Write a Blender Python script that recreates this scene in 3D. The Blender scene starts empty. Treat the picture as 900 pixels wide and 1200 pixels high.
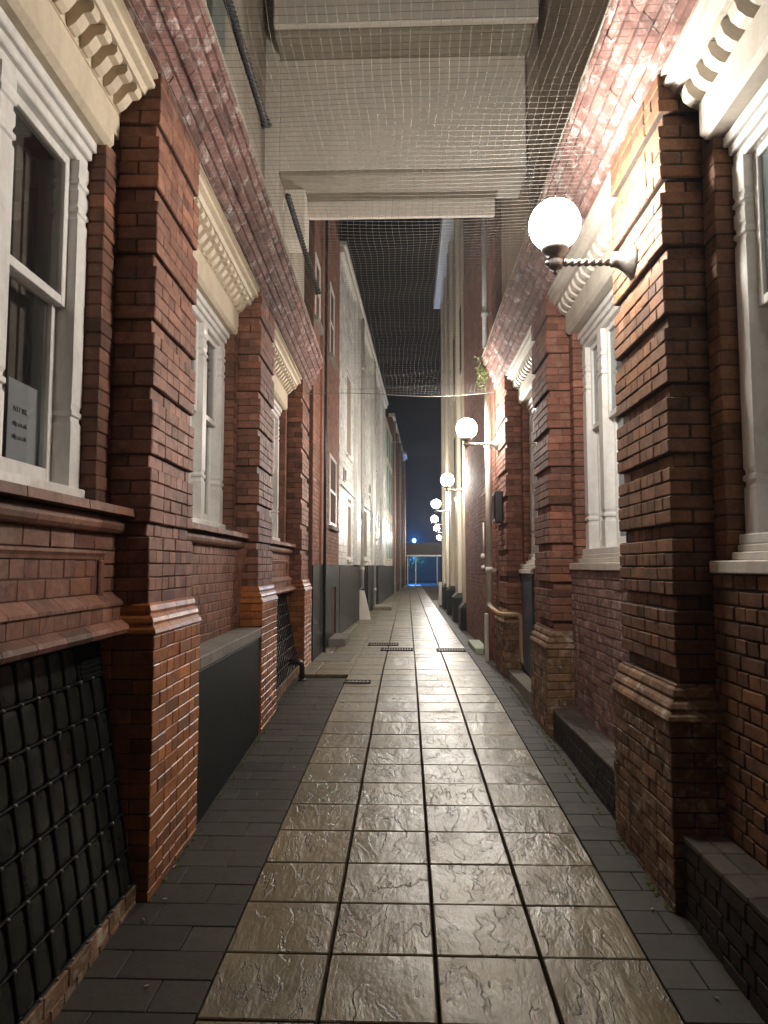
import bpy, bmesh, math, random
from mathutils import Vector, Matrix
import numpy as np
R_ = random.Random(7)
SC = bpy.context.scene
COL = SC.collection
LIFT = 1.7                      # the builder's z = 0 is eye level; everything is lifted at the end

# ------------------------------------------------------------------ camera, sky, exposure
cam_d = bpy.data.cameras.new('camera')
cam = bpy.data.objects.new('camera', cam_d); COL.objects.link(cam)
cam_d.sensor_fit = 'VERTICAL'; cam_d.sensor_height = 36.0
cam_d.lens = 832 / 1200 * 36
cam_d.clip_start = 0.02; cam_d.clip_end = 600
cam.location = (0, 0, LIFT)
cam.rotation_euler = (math.radians(90 + 4.330), 0, math.radians(1.853))
SC.camera = cam

world = bpy.data.worlds.new("World"); SC.world = world; world.use_nodes = True
wn = world.node_tree.nodes; wl = world.node_tree.links
bg = wn['Background']
sky = wn.new('ShaderNodeTexSky'); sky.sky_type = 'NISHITA'; sky.sun_disc = False
sky.sun_elevation = math.radians(-5.0); sky.sun_rotation = math.radians(160)
wl.new(sky.outputs[0], bg.inputs[0])
bg.inputs[1].default_value = 0.06

SC.view_settings.view_transform = 'Standard'
SC.view_settings.look = 'None'
SC.view_settings.exposure = 2.7
SC.view_settings.gamma = 1.0
SC.cycles.use_denoising = True
SC.cycles.max_bounces = 8
SC.cycles.diffuse_bounces = 6
SC.cycles.sample_clamp_indirect = 6.0
LAMP_POWER = 53.0

# ------------------------------------------------------------------ materials
def new_mat(name):
    m = bpy.data.materials.new(name); m.use_nodes = True
    nt = m.node_tree
    return m, nt, nt.nodes['Principled BSDF']

def nd(nt, kind, **kw):
    n = nt.nodes.new(kind)
    for k, v in kw.items():
        if k == 'ins':
            for i, val in v.items():
                if hasattr(val, 'is_output') or hasattr(val, 'links'):
                    nt.links.new(val, n.inputs[i])
                else:
                    n.inputs[i].default_value = val
        else:
            setattr(n, k, v)
    return n

def math_(nt, op, a, b=None, c=None):
    n = nt.nodes.new('ShaderNodeMath'); n.operation = op
    for i, v in enumerate((a, b, c)):
        if v is None: continue
        if hasattr(v, 'links'): nt.links.new(v, n.inputs[i])
        else: n.inputs[i].default_value = v
    return n.outputs[0]

def mixc(nt, fac, a, b, blend='MIX'):
    n = nt.nodes.new('ShaderNodeMix'); n.data_type = 'RGBA'; n.blend_type = blend
    for i, v in ((0, fac), (6, a), (7, b)):
        if hasattr(v, 'links'): nt.links.new(v, n.inputs[i])
        else: n.inputs[i].default_value = (v if i == 0 else (*v, 1) if len(v) == 3 else v)
    return n.outputs[2]

def ramp(nt, fac, stops, mode='LINEAR'):
    n = nt.nodes.new('ShaderNodeValToRGB'); n.color_ramp.interpolation = mode
    e = n.color_ramp.elements
    while len(e) < len(stops): e.new(0.5)
    for el, (p, c) in zip(e, stops):
        el.position = p
        el.color = (c, c, c, 1) if isinstance(c, (int, float)) else (*c, 1)
    nt.links.new(fac, n.inputs[0])
    return n.outputs[0]

def pos(nt, scale=(1, 1, 1), offset=None):
    g = nt.nodes.new('ShaderNodeNewGeometry')
    v = nt.nodes.new('ShaderNodeVectorMath'); v.operation = 'MULTIPLY'
    nt.links.new(g.outputs['Position'], v.inputs[0]); v.inputs[1].default_value = scale
    out = v.outputs[0]
    if offset is not None:
        a = nt.nodes.new('ShaderNodeVectorMath'); a.operation = 'ADD'
        nt.links.new(out, a.inputs[0]); nt.links.new(offset, a.inputs[1]); out = a.outputs[0]
    return out

def noise(nt, vec, scale, detail=4, rough=0.55, dist=0.0):
    n = nt.nodes.new('ShaderNodeTexNoise')
    nt.links.new(vec, n.inputs['Vector'])
    n.inputs['Scale'].default_value = scale; n.inputs['Detail'].default_value = detail
    n.inputs['Roughness'].default_value = rough; n.inputs['Distortion'].default_value = dist
    return n.outputs['Fac']

def bump(nt, bsdf, h, strength, dist):
    b = nt.nodes.new('ShaderNodeBump')
    b.inputs['Strength'].default_value = strength; b.inputs['Distance'].default_value = dist
    nt.links.new(h, b.inputs['Height']); nt.links.new(b.outputs[0], bsdf.inputs['Normal'])

def piece_random(nt):
    o = nt.nodes.new('ShaderNodeObjectInfo'); g = nt.nodes.new('ShaderNodeNewGeometry')
    return math_(nt, 'FRACT', math_(nt, 'ADD', o.outputs['Random'], g.outputs['Random Per Island']))

def brick_mat(name, cols, white=0.0, white_col=(0.5, 0.45, 0.42), dirt=0.5, rough=0.75, spec=0.4, bstr=0.35, wscale=6.0, low_white=None, flecks=0.35):
    m, nt, b = new_mat(name)
    p = pos(nt)
    r = piece_random(nt)
    st = [(i / (len(cols) - 1), c) for i, c in enumerate(cols)]
    c = ramp(nt, r, st)
    fine = noise(nt, p, 55, 5, 0.65)
    c = mixc(nt, 1.0, c, ramp(nt, fine, [(0.25, 0.72), (0.75, 1.2)]), 'MULTIPLY')
    mid = noise(nt, p, 9, 4, 0.6, 0.4)
    c = mixc(nt, math_(nt, 'MULTIPLY', ramp(nt, mid, [(0.45, 0.0), (0.72, 1.0)]), dirt), c, (0.035, 0.022, 0.017))
    big = noise(nt, p, 1.3, 3, 0.6)
    c = mixc(nt, 1.0, c, ramp(nt, big, [(0.3, 0.8), (0.7, 1.15)]), 'MULTIPLY')
    if white > 0:
        w = math_(nt, 'MULTIPLY', ramp(nt, noise(nt, p, wscale, 6, 0.72, 0.6), [(0.52, 0.0), (0.66, 1.0)]), white)
        if low_white is not None:   # salts creep up from the wet ground: height range in metres above the paving
            sx = nt.nodes.new('ShaderNodeSeparateXYZ'); nt.links.new(p, sx.inputs[0])
            w = math_(nt, 'MULTIPLY', w, ramp(nt, math_(nt, 'DIVIDE', sx.outputs[2], low_white), [(0.35, 1.0), (1.0, 0.25)]))
        c = mixc(nt, w, c, white_col)
    if flecks > 0:
        fk = ramp(nt, noise(nt, pos(nt, (1, 1, 1.6)), 42, 3, 0.7, 0.8), [(0.66, 0.0), (0.74, 1.0)])
        c = mixc(nt, math_(nt, 'MULTIPLY', fk, flecks), c, white_col)
    odd = math_(nt, 'FRACT', math_(nt, 'MULTIPLY', r, 13.7))
    c = mixc(nt, 1.0, c, ramp(nt, odd, [(0.0, 0.55), (0.12, 0.9), (0.5, 1.0), (0.88, 1.1), (1.0, 1.4)]), 'MULTIPLY')
    nt.links.new(c, b.inputs['Base Color'])
    rr = math_(nt, 'ADD', rough - 0.12, math_(nt, 'MULTIPLY', mid, 0.24))
    nt.links.new(rr, b.inputs['Roughness'])
    b.inputs['Specular IOR Level'].default_value = spec
    h = math_(nt, 'ADD', math_(nt, 'MULTIPLY', fine, 0.5), noise(nt, p, 18, 3, 0.6))
    bump(nt, b, h, bstr, 0.006)
    return m

def simple_mat(name, col, rough=0.5, metal=0.0, spec=0.5, var=0.15, nscale=20, bstr=0.1, bdist=0.002, dirt=None, dirt_amt=0.3, dscale=4, coat=0.0):
    m, nt, b = new_mat(name)
    p = pos(nt)
    f = noise(nt, p, nscale, 5, 0.6)
    c = mixc(nt, 1.0, col, ramp(nt, f, [(0.3, 1 - var), (0.7, 1 + var)]), 'MULTIPLY')
    if dirt is not None:
        d = ramp(nt, noise(nt, pos(nt, (1, 1, 0.35)), dscale, 5, 0.65, 0.5), [(0.45, 0.0), (0.75, 1.0)])
        c = mixc(nt, math_(nt, 'MULTIPLY', d, dirt_amt), c, dirt)
    nt.links.new(c, b.inputs['Base Color'])
    nt.links.new(math_(nt, 'ADD', rough - 0.08, math_(nt, 'MULTIPLY', f, 0.16)), b.inputs['Roughness'])
    b.inputs['Metallic'].default_value = metal; b.inputs['Specular IOR Level'].default_value = spec
    b.inputs['Coat Weight'].default_value = coat
    bump(nt, b, f, bstr, bdist)
    return m

def glow_mat(name, col, strength):
    m, nt, b = new_mat(name)
    b.inputs['Base Color'].default_value = (0.9, 0.9, 0.9, 1)
    b.inputs['Emission Color'].default_value = (*col, 1)
    b.inputs['Emission Strength'].default_value = strength
    return m

def glass_mat(name, tint=(0.02, 0.025, 0.03), clear=0.75):
    m = bpy.data.materials.new(name); m.use_nodes = True
    nt = m.node_tree; nt.nodes.clear()
    out = nt.nodes.new('ShaderNodeOutputMaterial')
    tr = nt.nodes.new('ShaderNodeBsdfTransparent'); gl = nt.nodes.new('ShaderNodeBsdfGlossy'); df = nt.nodes.new('ShaderNodeBsdfDiffuse')
    gl.inputs['Roughness'].default_value = 0.03; df.inputs[0].default_value = (*tint, 1)
    fr = nt.nodes.new('ShaderNodeFresnel'); ge = nt.nodes.new('ShaderNodeNewGeometry')
    nt.links.new(math_(nt, 'ADD', 1.5, math_(nt, 'MULTIPLY', ge.outputs['Backfacing'], 1 / 1.5 - 1.5)), fr.inputs[0])
    a = nt.nodes.new('ShaderNodeMixShader'); a.inputs[0].default_value = clear
    nt.links.new(df.outputs[0], a.inputs[1]); nt.links.new(tr.outputs[0], a.inputs[2])
    s = nt.nodes.new('ShaderNodeMixShader')
    nt.links.new(fr.outputs[0], s.inputs[0]); nt.links.new(a.outputs[0], s.inputs[1]); nt.links.new(gl.outputs[0], s.inputs[2])
    nt.links.new(s.outputs[0], out.inputs[0])
    return m

def slab_mat():
    m, nt, b = new_mat('riven_sandstone')
    o = nt.nodes.new('ShaderNodeObjectInfo')
    r = o.outputs['Random']
    cmb = nt.nodes.new('ShaderNodeCombineXYZ')
    nt.links.new(math_(nt, 'MULTIPLY', r, 37.0), cmb.inputs[0]); nt.links.new(math_(nt, 'MULTIPLY', r, 91.0), cmb.inputs[1])
    p = pos(nt, (1, 1, 1), cmb.outputs[0])
    # riven relief: split layers running mostly along the alley, broken by plain areas
    fld = noise(nt, pos(nt, (1.0, 0.36, 1), cmb.outputs[0]), 2.8, 7, 0.60, 0.35)
    h7 = math_(nt, 'MULTIPLY', fld, 9.0)
    fr = math_(nt, 'FRACT', h7)
    mr = nd(nt, 'ShaderNodeMapRange', interpolation_type='SMOOTHSTEP', ins={0: fr, 1: 0.84, 2: 1.0, 3: 0.0, 4: 1.0}).outputs[0]
    terr = math_(nt, 'ADD', math_(nt, 'FLOOR', h7), mr)
    patch = ramp(nt, noise(nt, p, 3.5, 3, 0.6), [(0.34, 0.15), (0.54, 1.0)])
    fine = noise(nt, pos(nt, (1.0, 0.30, 1), cmb.outputs[0]), 34, 6, 0.75, 0.0)
    gr = noise(nt, pos(nt, (1.0, 0.55, 1), cmb.outputs[0]), 6, 6, 0.68, 0.0)
    hgt = math_(nt, 'ADD', math_(nt, 'MULTIPLY', math_(nt, 'MULTIPLY', math_(nt, 'SUBTRACT', mr, fr), 1.3), patch), math_(nt, 'ADD', math_(nt, 'MULTIPLY', fine, 0.55), math_(nt, 'MULTIPLY', gr, 1.25)))
    bump(nt, b, hgt, 0.75, 0.0045)
    base = ramp(nt, r, [(0.0, (0.150, 0.114, 0.053)), (0.35, (0.197, 0.149, 0.066)), (0.65, (0.167, 0.138, 0.076)), (1.0, (0.228, 0.168, 0.068))])
    c = mixc(nt, 1.0, base, ramp(nt, gr, [(0.3, 0.65), (0.7, 1.2)]), 'MULTIPLY')
    seam = math_(nt, 'MULTIPLY', math_(nt, 'MULTIPLY', ramp(nt, fr, [(0.78, 0.0), (0.92, 1.0), (1.0, 0.0)]), 0.85), patch)
    c = mixc(nt, seam, c, (0.045, 0.030, 0.014))
    c = mixc(nt, 1.0, c, ramp(nt, noise(nt, pos(nt), 0.9, 4, 0.65), [(0.3, 0.72), (0.7, 1.15)]), 'MULTIPLY')
    nt.links.new(c, b.inputs['Base Color'])
    rg = ramp(nt, noise(nt, pos(nt), 1.8, 5, 0.65), [(0.3, 0.22), (0.7, 0.40)])
    nt.links.new(math_(nt, 'ADD', rg, math_(nt, 'MULTIPLY', fine, 0.10)), b.inputs['Roughness'])
    b.inputs['Specular IOR Level'].default_value = 1.0
    return m

def mortar_mat(name, col):
    return simple_mat(name, col, rough=0.95, var=0.35, nscale=60, bstr=0.5, bdist=0.004, spec=0.2)

M = {}
M['brickL'] = brick_mat('dusky_red_brick', [(0.185, 0.078, 0.050), (0.245, 0.105, 0.066), (0.215, 0.092, 0.060), (0.285, 0.125, 0.076)], white=0.4, white_col=(0.33, 0.22, 0.17), dirt=0.5, rough=0.66)
M['brickLshade'] = brick_mat('shaded_red_brick', [(0.140, 0.060, 0.036), (0.19, 0.080, 0.047), (0.165, 0.070, 0.041), (0.22, 0.095, 0.055)], white=0.05, dirt=0.55, rough=0.6)  # darker copy of the left brick; shade painted on side faces and jambs
M['glazed'] = brick_mat('glazed_orange_brick', [(0.36, 0.115, 0.028), (0.44, 0.15, 0.036), (0.28, 0.088, 0.026), (0.50, 0.175, 0.045)], white=0.14, white_col=(0.45, 0.32, 0.22), dirt=0.5, rough=0.42, spec=0.5, bstr=0.3)
M['brickR1'] = brick_mat('orange_brown_brick', [(0.165, 0.078, 0.040), (0.225, 0.104, 0.050), (0.14, 0.068, 0.038), (0.20, 0.102, 0.058)], white=0.12, white_col=(0.4, 0.3, 0.22), dirt=0.55, rough=0.8, bstr=0.5)
M['brickR'] = brick_mat('worn_red_brick', [(0.21, 0.085, 0.054), (0.26, 0.105, 0.066), (0.235, 0.10, 0.070), (0.18, 0.076, 0.052)], white=0.28, white_col=(0.36, 0.25, 0.2), dirt=0.4, rough=0.8)
M['brickBase'] = brick_mat('salt_stained_brick', [(0.21, 0.12, 0.065), (0.27, 0.15, 0.08), (0.18, 0.10, 0.055)], white=0.85, white_col=(0.42, 0.36, 0.29), dirt=0.75, rough=0.85, bstr=0.6, wscale=10)
M['brickPurple'] = brick_mat('purple_limewashed_brick', [(0.26, 0.145, 0.13), (0.32, 0.18, 0.16), (0.28, 0.165, 0.145)], white=0.9, white_col=(0.46, 0.37, 0.35), dirt=0.45, rough=0.85, wscale=14, bstr=0.5)
M['cornice'] = brick_mat('flaking_pink_brick', [(0.24, 0.125, 0.105), (0.28, 0.15, 0.13), (0.22, 0.11, 0.092), (0.31, 0.18, 0.155)], white=0.9, white_col=(0.52, 0.46, 0.43), dirt=0.55, rough=0.85, wscale=7.5, bstr=0.7)
M['brickFar'] = brick_mat('orange_red_brick', [(0.21, 0.088, 0.054), (0.27, 0.115, 0.07), (0.24, 0.102, 0.064)], white=0.12, dirt=0.3, rough=0.8)
M['brickDark'] = brick_mat('sooty_brick', [(0.09, 0.045, 0.032), (0.12, 0.058, 0.04), (0.10, 0.05, 0.036)], dirt=0.5, rough=0.85)
M['glazedWhite'] = brick_mat('white_glazed_brick', [(0.70, 0.71, 0.69), (0.78, 0.78, 0.76), (0.74, 0.745, 0.725)], dirt=0.12, rough=0.3, spec=0.5, bstr=0.12, flecks=0.0)
M['mortL'] = mortar_mat('brown_mortar', (0.11, 0.06, 0.042))
M['mortSandy'] = mortar_mat('sandy_mortar', (0.26, 0.17, 0.115))  # paler, sandier mortar for the second left bay
M['mortR'] = mortar_mat('dark_raked_mortar', (0.055, 0.043, 0.036))
M['mortP'] = mortar_mat('pale_mortar', (0.25, 0.21, 0.18))
M['mortRed'] = mortar_mat('red_mortar', (0.16, 0.085, 0.06))
M['cream'] = simple_mat('cream_masonry_paint', (0.62, 0.53, 0.40), rough=0.6, var=0.07, nscale=40, bstr=0.4, dirt=(0.25, 0.2, 0.14), dirt_amt=0.4, dscale=6)
M['creamR'] = simple_mat('pale_masonry_paint', (0.56, 0.51, 0.44), rough=0.6, var=0.07, nscale=50, bstr=0.8, bdist=0.004, dirt=(0.27, 0.22, 0.17), dirt_amt=0.4, dscale=7)
M['white'] = simple_mat('white_gloss_paint', (0.76, 0.745, 0.72), rough=0.38, var=0.06, nscale=30, bstr=0.2, dirt=(0.30, 0.26, 0.21), dirt_amt=0.38, dscale=9)
M['sill'] = simple_mat('pale_sill_paint', (0.66, 0.62, 0.57), rough=0.55, var=0.08, nscale=30, bstr=0.2, dirt=(0.3, 0.26, 0.2), dirt_amt=0.35, dscale=9)
M['sash'] = simple_mat('grey_white_sash_paint', (0.55, 0.54, 0.52), rough=0.45, var=0.06, bstr=0.1)
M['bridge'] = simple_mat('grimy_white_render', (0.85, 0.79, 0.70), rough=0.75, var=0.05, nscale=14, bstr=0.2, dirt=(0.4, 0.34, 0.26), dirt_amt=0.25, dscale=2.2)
M['buff'] = simple_mat('dark_buff_beam', (0.40, 0.36, 0.29), rough=0.75, var=0.1, nscale=14, bstr=0.2, dirt=(0.2, 0.16, 0.11), dirt_amt=0.5, dscale=2.2)  # darker buff than the bridge panels
M['upper'] = simple_mat('stained_buff_render', (0.48, 0.43, 0.35), rough=0.85, var=0.12, nscale=12, bstr=0.3, dirt=(0.14, 0.11, 0.085), dirt_amt=0.6, dscale=1.8)
M['upperR'] = simple_mat('brown_stained_render', (0.36, 0.29, 0.23), rough=0.85, var=0.12, nscale=12, bstr=0.3, dirt=(0.1, 0.075, 0.06), dirt_amt=0.7, dscale=1.6)
M['creamWall'] = simple_mat('cream_painted_brick', (0.60, 0.53, 0.42), rough=0.6, var=0.08, nscale=25, bstr=0.3, dirt=(0.28, 0.23, 0.16), dirt_amt=0.3, dscale=2)
M['dado'] = simple_mat('black_tar_paint', (0.012, 0.0135, 0.014), rough=0.5, spec=0.35, var=0.3, nscale=10, bstr=0.3, dirt=(0.07, 0.068, 0.06), dirt_amt=0.4)
M['hatch'] = simple_mat('worn_black_panel_paint', (0.006, 0.009, 0.008), rough=0.5, spec=0.12, var=0.35, nscale=8, bstr=0.25, dirt=(0.016, 0.019, 0.017), dirt_amt=0.5, dscale=3)
M['concrete'] = simple_mat('grey_concrete', (0.22, 0.20, 0.175), rough=0.85, var=0.2, nscale=35, bstr=0.5, bdist=0.004, dirt=(0.07, 0.06, 0.05), dirt_amt=0.5)
M['iron'] = simple_mat('black_cast_iron', (0.007, 0.007, 0.007), rough=0.6, metal=0.0, spec=0.18, var=0.3, nscale=40, bstr=0.3)
M['lens'] = simple_mat('dirty_black_glass', (0.016, 0.018, 0.017), rough=0.30, spec=0.35, var=0.4, nscale=14, bstr=0.35, bdist=0.004, dirt=(0.035, 0.035, 0.03), dirt_amt=0.45, dscale=10)
M['lampmetal'] = simple_mat('grey_painted_iron', (0.17, 0.155, 0.14), rough=0.45, metal=0.35, var=0.25, nscale=60, bstr=0.3)
M['globe'] = glow_mat('opal_glass_lit', (1.0, 0.94, 0.85), LAMP_POWER)
M['globeNear'] = glow_mat('opal_glass_lit_dimmer', (1.0, 0.94, 0.85), LAMP_POWER * 0.80)
M['blue'] = glow_mat('blue_lamp_lit', (0.05, 0.33, 1.0), 1000.0)
M['paver'] = brick_mat('charcoal_paver', [(0.040, 0.036, 0.030), (0.054, 0.048, 0.039), (0.046, 0.041, 0.034), (0.062, 0.054, 0.043)], dirt=0.35, rough=0.6, spec=0.4, bstr=0.35, flecks=0.06)
M['joint'] = simple_mat('dark_jointing', (0.050, 0.042, 0.030), rough=0.9, var=0.3, nscale=60, bstr=0.3)
M['slab'] = slab_mat()
M['steptop'] = brick_mat('worn_grey_step_tile', [(0.085, 0.074, 0.062), (0.105, 0.09, 0.075), (0.095, 0.08, 0.066)], dirt=0.4, rough=0.55, bstr=0.35)
M['stepbrick'] = brick_mat('black_step_brick', [(0.024, 0.019, 0.016), (0.034, 0.026, 0.021), (0.028, 0.022, 0.018)], dirt=0.4, rough=0.7)
M['glass'] = glass_mat('window_glass', clear=0.8)
M['glassPale'] = glass_mat('reflecting_window_glass', (0.16, 0.19, 0.19), clear=0.35)
M['curtain'] = simple_mat('grey_brown_curtain', (0.22, 0.185, 0.15), rough=0.9, var=0.2, nscale=15)
M['blindPale'] = simple_mat('pale_roller_blind', (0.55, 0.58, 0.57), rough=0.8, var=0.05)
M['blindGrey'] = simple_mat('green_grey_blind', (0.30, 0.33, 0.29), rough=0.8, var=0.08)
M['dark'] = simple_mat('dark_room', (0.02, 0.017, 0.015), rough=0.9)
M['doorShade'] = simple_mat('painted_opening_shade', (0.004, 0.004, 0.004), rough=0.95, spec=0.1)  # near-black colour standing in for the shade inside doorways
M['paper'] = simple_mat('white_notice_paper', (0.62, 0.66, 0.70), rough=0.7, var=0.03)
M['ink'] = simple_mat('grey_print', (0.10, 0.11, 0.12), rough=0.7)
M['net'] = simple_mat('grey_nylon_twine', (0.17, 0.16, 0.14), rough=0.6, var=0.2)
M['rope'] = simple_mat('black_rope_fibre', (0.018, 0.018, 0.019), rough=0.8, var=0.5, nscale=90, bstr=0.6)
M['pipeW'] = simple_mat('white_downpipe_paint', (0.60, 0.58, 0.53), rough=0.4, var=0.1, dirt=(0.3, 0.26, 0.2), dirt_amt=0.4, dscale=6)
M['pipeG'] = simple_mat('pale_grey_downpipe_paint', (0.40, 0.42, 0.42), rough=0.4, var=0.1)
M['pipeO'] = simple_mat('tan_painted_pipe', (0.42, 0.28, 0.16), rough=0.42, var=0.15, nscale=30)
M['pipeK'] = simple_mat('black_pipe_paint', (0.02, 0.02, 0.02), rough=0.3, var=0.2)
M['doorBlue'] = simple_mat('slate_blue_door_paint', (0.055, 0.085, 0.11), rough=0.35, var=0.2, nscale=12)
M['fern'] = simple_mat('yellow_green_leaf', (0.13, 0.17, 0.04), rough=0.6, var=0.35, nscale=30)
M['moss'] = simple_mat('moss', (0.07, 0.08, 0.02), rough=0.95, var=0.4, nscale=40)
M['litter'] = simple_mat('pale_litter', (0.5, 0.46, 0.4), rough=0.8)
M['lightGreen'] = simple_mat('pale_green_step_paint', (0.36, 0.42, 0.30), rough=0.6)
M['greenPane'] = simple_mat('aqua_frosted_glass', (0.33, 0.50, 0.50), rough=0.25, var=0.2, nscale=3)
M['greyPane'] = simple_mat('grey_green_window_paint', (0.17, 0.20, 0.185), rough=0.4, var=0.15)
M['yellow'] = simple_mat('faded_yellow_plastic', (0.48, 0.48, 0.28), rough=0.5)
M['canopy'] = simple_mat('dark_felt_roof', (0.06, 0.05, 0.045), rough=0.8)

# ------------------------------------------------------------------ mesh helpers
BOXF = [(0, 1, 3, 2), (4, 6, 7, 5), (0, 4, 5, 1), (2, 3, 7, 6), (0, 2, 6, 4), (1, 5, 7, 3)]

class MB:
    def __init__(s): s.v = []; s.f = []; s.mi = []; s.sm = []
    def add(s, vs, fs, mi=0, smooth=False):
        k = len(s.v); s.v += [tuple(v) for v in vs]
        for f in fs: s.f.append(tuple(i + k for i in f)); s.mi.append(mi); s.sm.append(smooth)
    def box(s, x0, x1, y0, y1, z0, z1, mi=0, bev=0.0):
        if bev > 0:
            v, f = bev_box((x1 - x0) / 2, (y1 - y0) / 2, (z1 - z0) / 2, bev)
            c = ((x0 + x1) / 2, (y0 + y1) / 2, (z0 + z1) / 2)
            s.add([(a + c[0], b + c[1], d + c[2]) for a, b, d in v], f, mi)
        else:
            s.add([(x, y, z) for x in (x0, x1) for y in (y0, y1) for z in (z0, z1)], BOXF, mi)
    def prism(s, prof, y0, y1, axis='y', mi=0, cap=True, off0=None, off1=None):
        """extrude a closed (a, z) profile along y (a = x) or along x (a = y)"""
        n = len(prof)
        if axis == 'y': vs = [(a, y0, z) for a, z in prof] + [(a, y1, z) for a, z in prof]
        else: vs = [(y0, a, z) for a, z in prof] + [(y1, a, z) for a, z in prof]
        fs = [(i, (i + 1) % n, n + (i + 1) % n, n + i) for i in range(n)]
        if cap: fs += [tuple(range(n - 1, -1, -1)), tuple(range(n, 2 * n))]
        s.add(vs, fs, mi)
    def tube(s, path, r, n=10, mi=0, cap=True):
        path = [Vector(p) for p in path]; m = len(path)
        rs = r if isinstance(r, (list, tuple)) else [r] * m
        vs = []; up = None
        for i, p in enumerate(path):
            t = (path[min(i + 1, m - 1)] - path[max(i - 1, 0)]).normalized()
            if up is None:
                up = Vector((0, 0, 1)) if abs(t.z) < 0.9 else Vector((1, 0, 0))
            a = t.cross(up).normalized(); up = a.cross(t).normalized()
            for k in range(n):
                q = 2 * math.pi * k / n
                vs.append(p + (a * math.cos(q) + up * math.sin(q)) * rs[i])
        fs = [(i * n + k, i * n + (k + 1) % n, (i + 1) * n + (k + 1) % n, (i + 1) * n + k) for i in range(m - 1) for k in range(n)]
        if cap: fs += [tuple(range(n - 1, -1, -1)), tuple(range((m - 1) * n, m * n))]
        s.add(vs, fs, mi, True)
    def lathe(s, prof, c, axis='z', n=20, mi=0):
        """prof: (radius, height) along axis"""
        vs = []
        for r, h in prof:
            for k in range(n):
                q = 2 * math.pi * k / n
                a, b = r * math.cos(q), r * math.sin(q)
                vs.append({'z': (c[0] + a, c[1] + b, c[2] + h), 'x': (c[0] + h, c[1] + a, c[2] + b), 'y': (c[0] + a, c[1] + h, c[2] + b)}[axis])
        fs = [(i * n + k, i * n + (k + 1) % n, (i + 1) * n + (k + 1) % n, (i + 1) * n + k) for i in range(len(prof) - 1) for k in range(n)]
        s.add(vs, fs, mi, True)
    def loft(s, rects, mi=0):
        """stack of rectangles (x0, x1, y0, y1, z): a shaped post"""
        vs = []
        for x0, x1, y0, y1, z in rects: vs += [(x0, y0, z), (x1, y0, z), (x1, y1, z), (x0, y1, z)]
        m = len(rects)
        fs = [(i * 4 + k, i * 4 + (k + 1) % 4, (i + 1) * 4 + (k + 1) % 4, (i + 1) * 4 + k) for i in range(m - 1) for k in range(4)]
        fs += [(3, 2, 1, 0), tuple(range((m - 1) * 4, m * 4))]
        s.add(vs, fs, mi)
    def mesh(s, name, mats):
        me = bpy.data.meshes.new(name)
        me.from_pydata(s.v, [], s.f)
        for m in (mats if isinstance(mats, (list, tuple)) else [mats]): me.materials.append(m)
        me.polygons.foreach_set('material_index', s.mi)
        me.polygons.foreach_set('use_smooth', s.sm)
        bm = bmesh.new(); bm.from_mesh(me)
        bmesh.ops.recalc_face_normals(bm, faces=bm.faces)
        bm.to_mesh(me); bm.free(); me.update()
        return me
    def build(s, name, mats, parent=None, **props):
        o = bpy.data.objects.new(name, s.mesh(name, mats)); COL.objects.link(o)
        if parent is not None: o.parent = parent
        for k, v in props.items(): o[k] = v
        return o

_BB = None
def bev_box(hx, hy, hz, b):
    global _BB
    if _BB is None:
        bm = bmesh.new(); bmesh.ops.create_cube(bm, size=2.0)
        bmesh.ops.bevel(bm, geom=list(bm.edges), offset=0.1, offset_type='OFFSET', segments=1, affect='EDGES')
        bm.verts.index_update()
        tv = [tuple((1 if c > 0 else -1, abs(abs(c) - 0.9) < 0.02) for c in v.co) for v in bm.verts]
        _BB = (tv, [tuple(v.index for v in f.verts) for f in bm.faces]); bm.free()
    tv, fs = _BB
    h = (hx, hy, hz)
    return [tuple(sg * (h[i] - (b if ins else 0)) for i, (sg, ins) in enumerate(v)) for v in tv], fs

def empty(name, label=None, cat=None, group=None, loc=(0, 0, 0), rz=0.0, parent=None, kind=None):
    o = bpy.data.objects.new(name, None); COL.objects.link(o)
    o.location = loc; o.rotation_euler = (0, 0, rz); o.empty_display_size = 0.2
    tag(o, label, cat, group, kind)
    if parent is not None: o.parent = parent
    return o

def tag(o, label=None, cat=None, group=None, kind=None):
    if label: o['label'] = label
    if cat: o['category'] = cat
    if group: o['group'] = group
    if kind: o['kind'] = kind
    return o

# which pieces show largest: a rough size in the photograph's pixels
CAMI = None
def pixel_size(pw, dims, normal):
    """pw world point (eye level z = 0); returns (px, py, size)"""
    yaw, pit = math.radians(1.853), math.radians(4.33)
    Fh = Vector((-math.sin(yaw), math.cos(yaw), 0)); r = Vector((math.cos(yaw), math.sin(yaw), 0))
    F = Fh * math.cos(pit) + Vector((0, 0, math.sin(pit))); u = r.cross(F)
    z = pw.dot(F)
    if z < 0.3: return None
    x = 450 + 832 * pw.dot(r) / z; y = 600 - 832 * pw.dot(u) / z
    c = abs(pw.normalized().dot(normal)) if pw.dot(normal) < 0 else 0.0
    return x, y, 832 / z * math.sqrt(max(1e-6, dims[0] * dims[1] * c))

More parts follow.
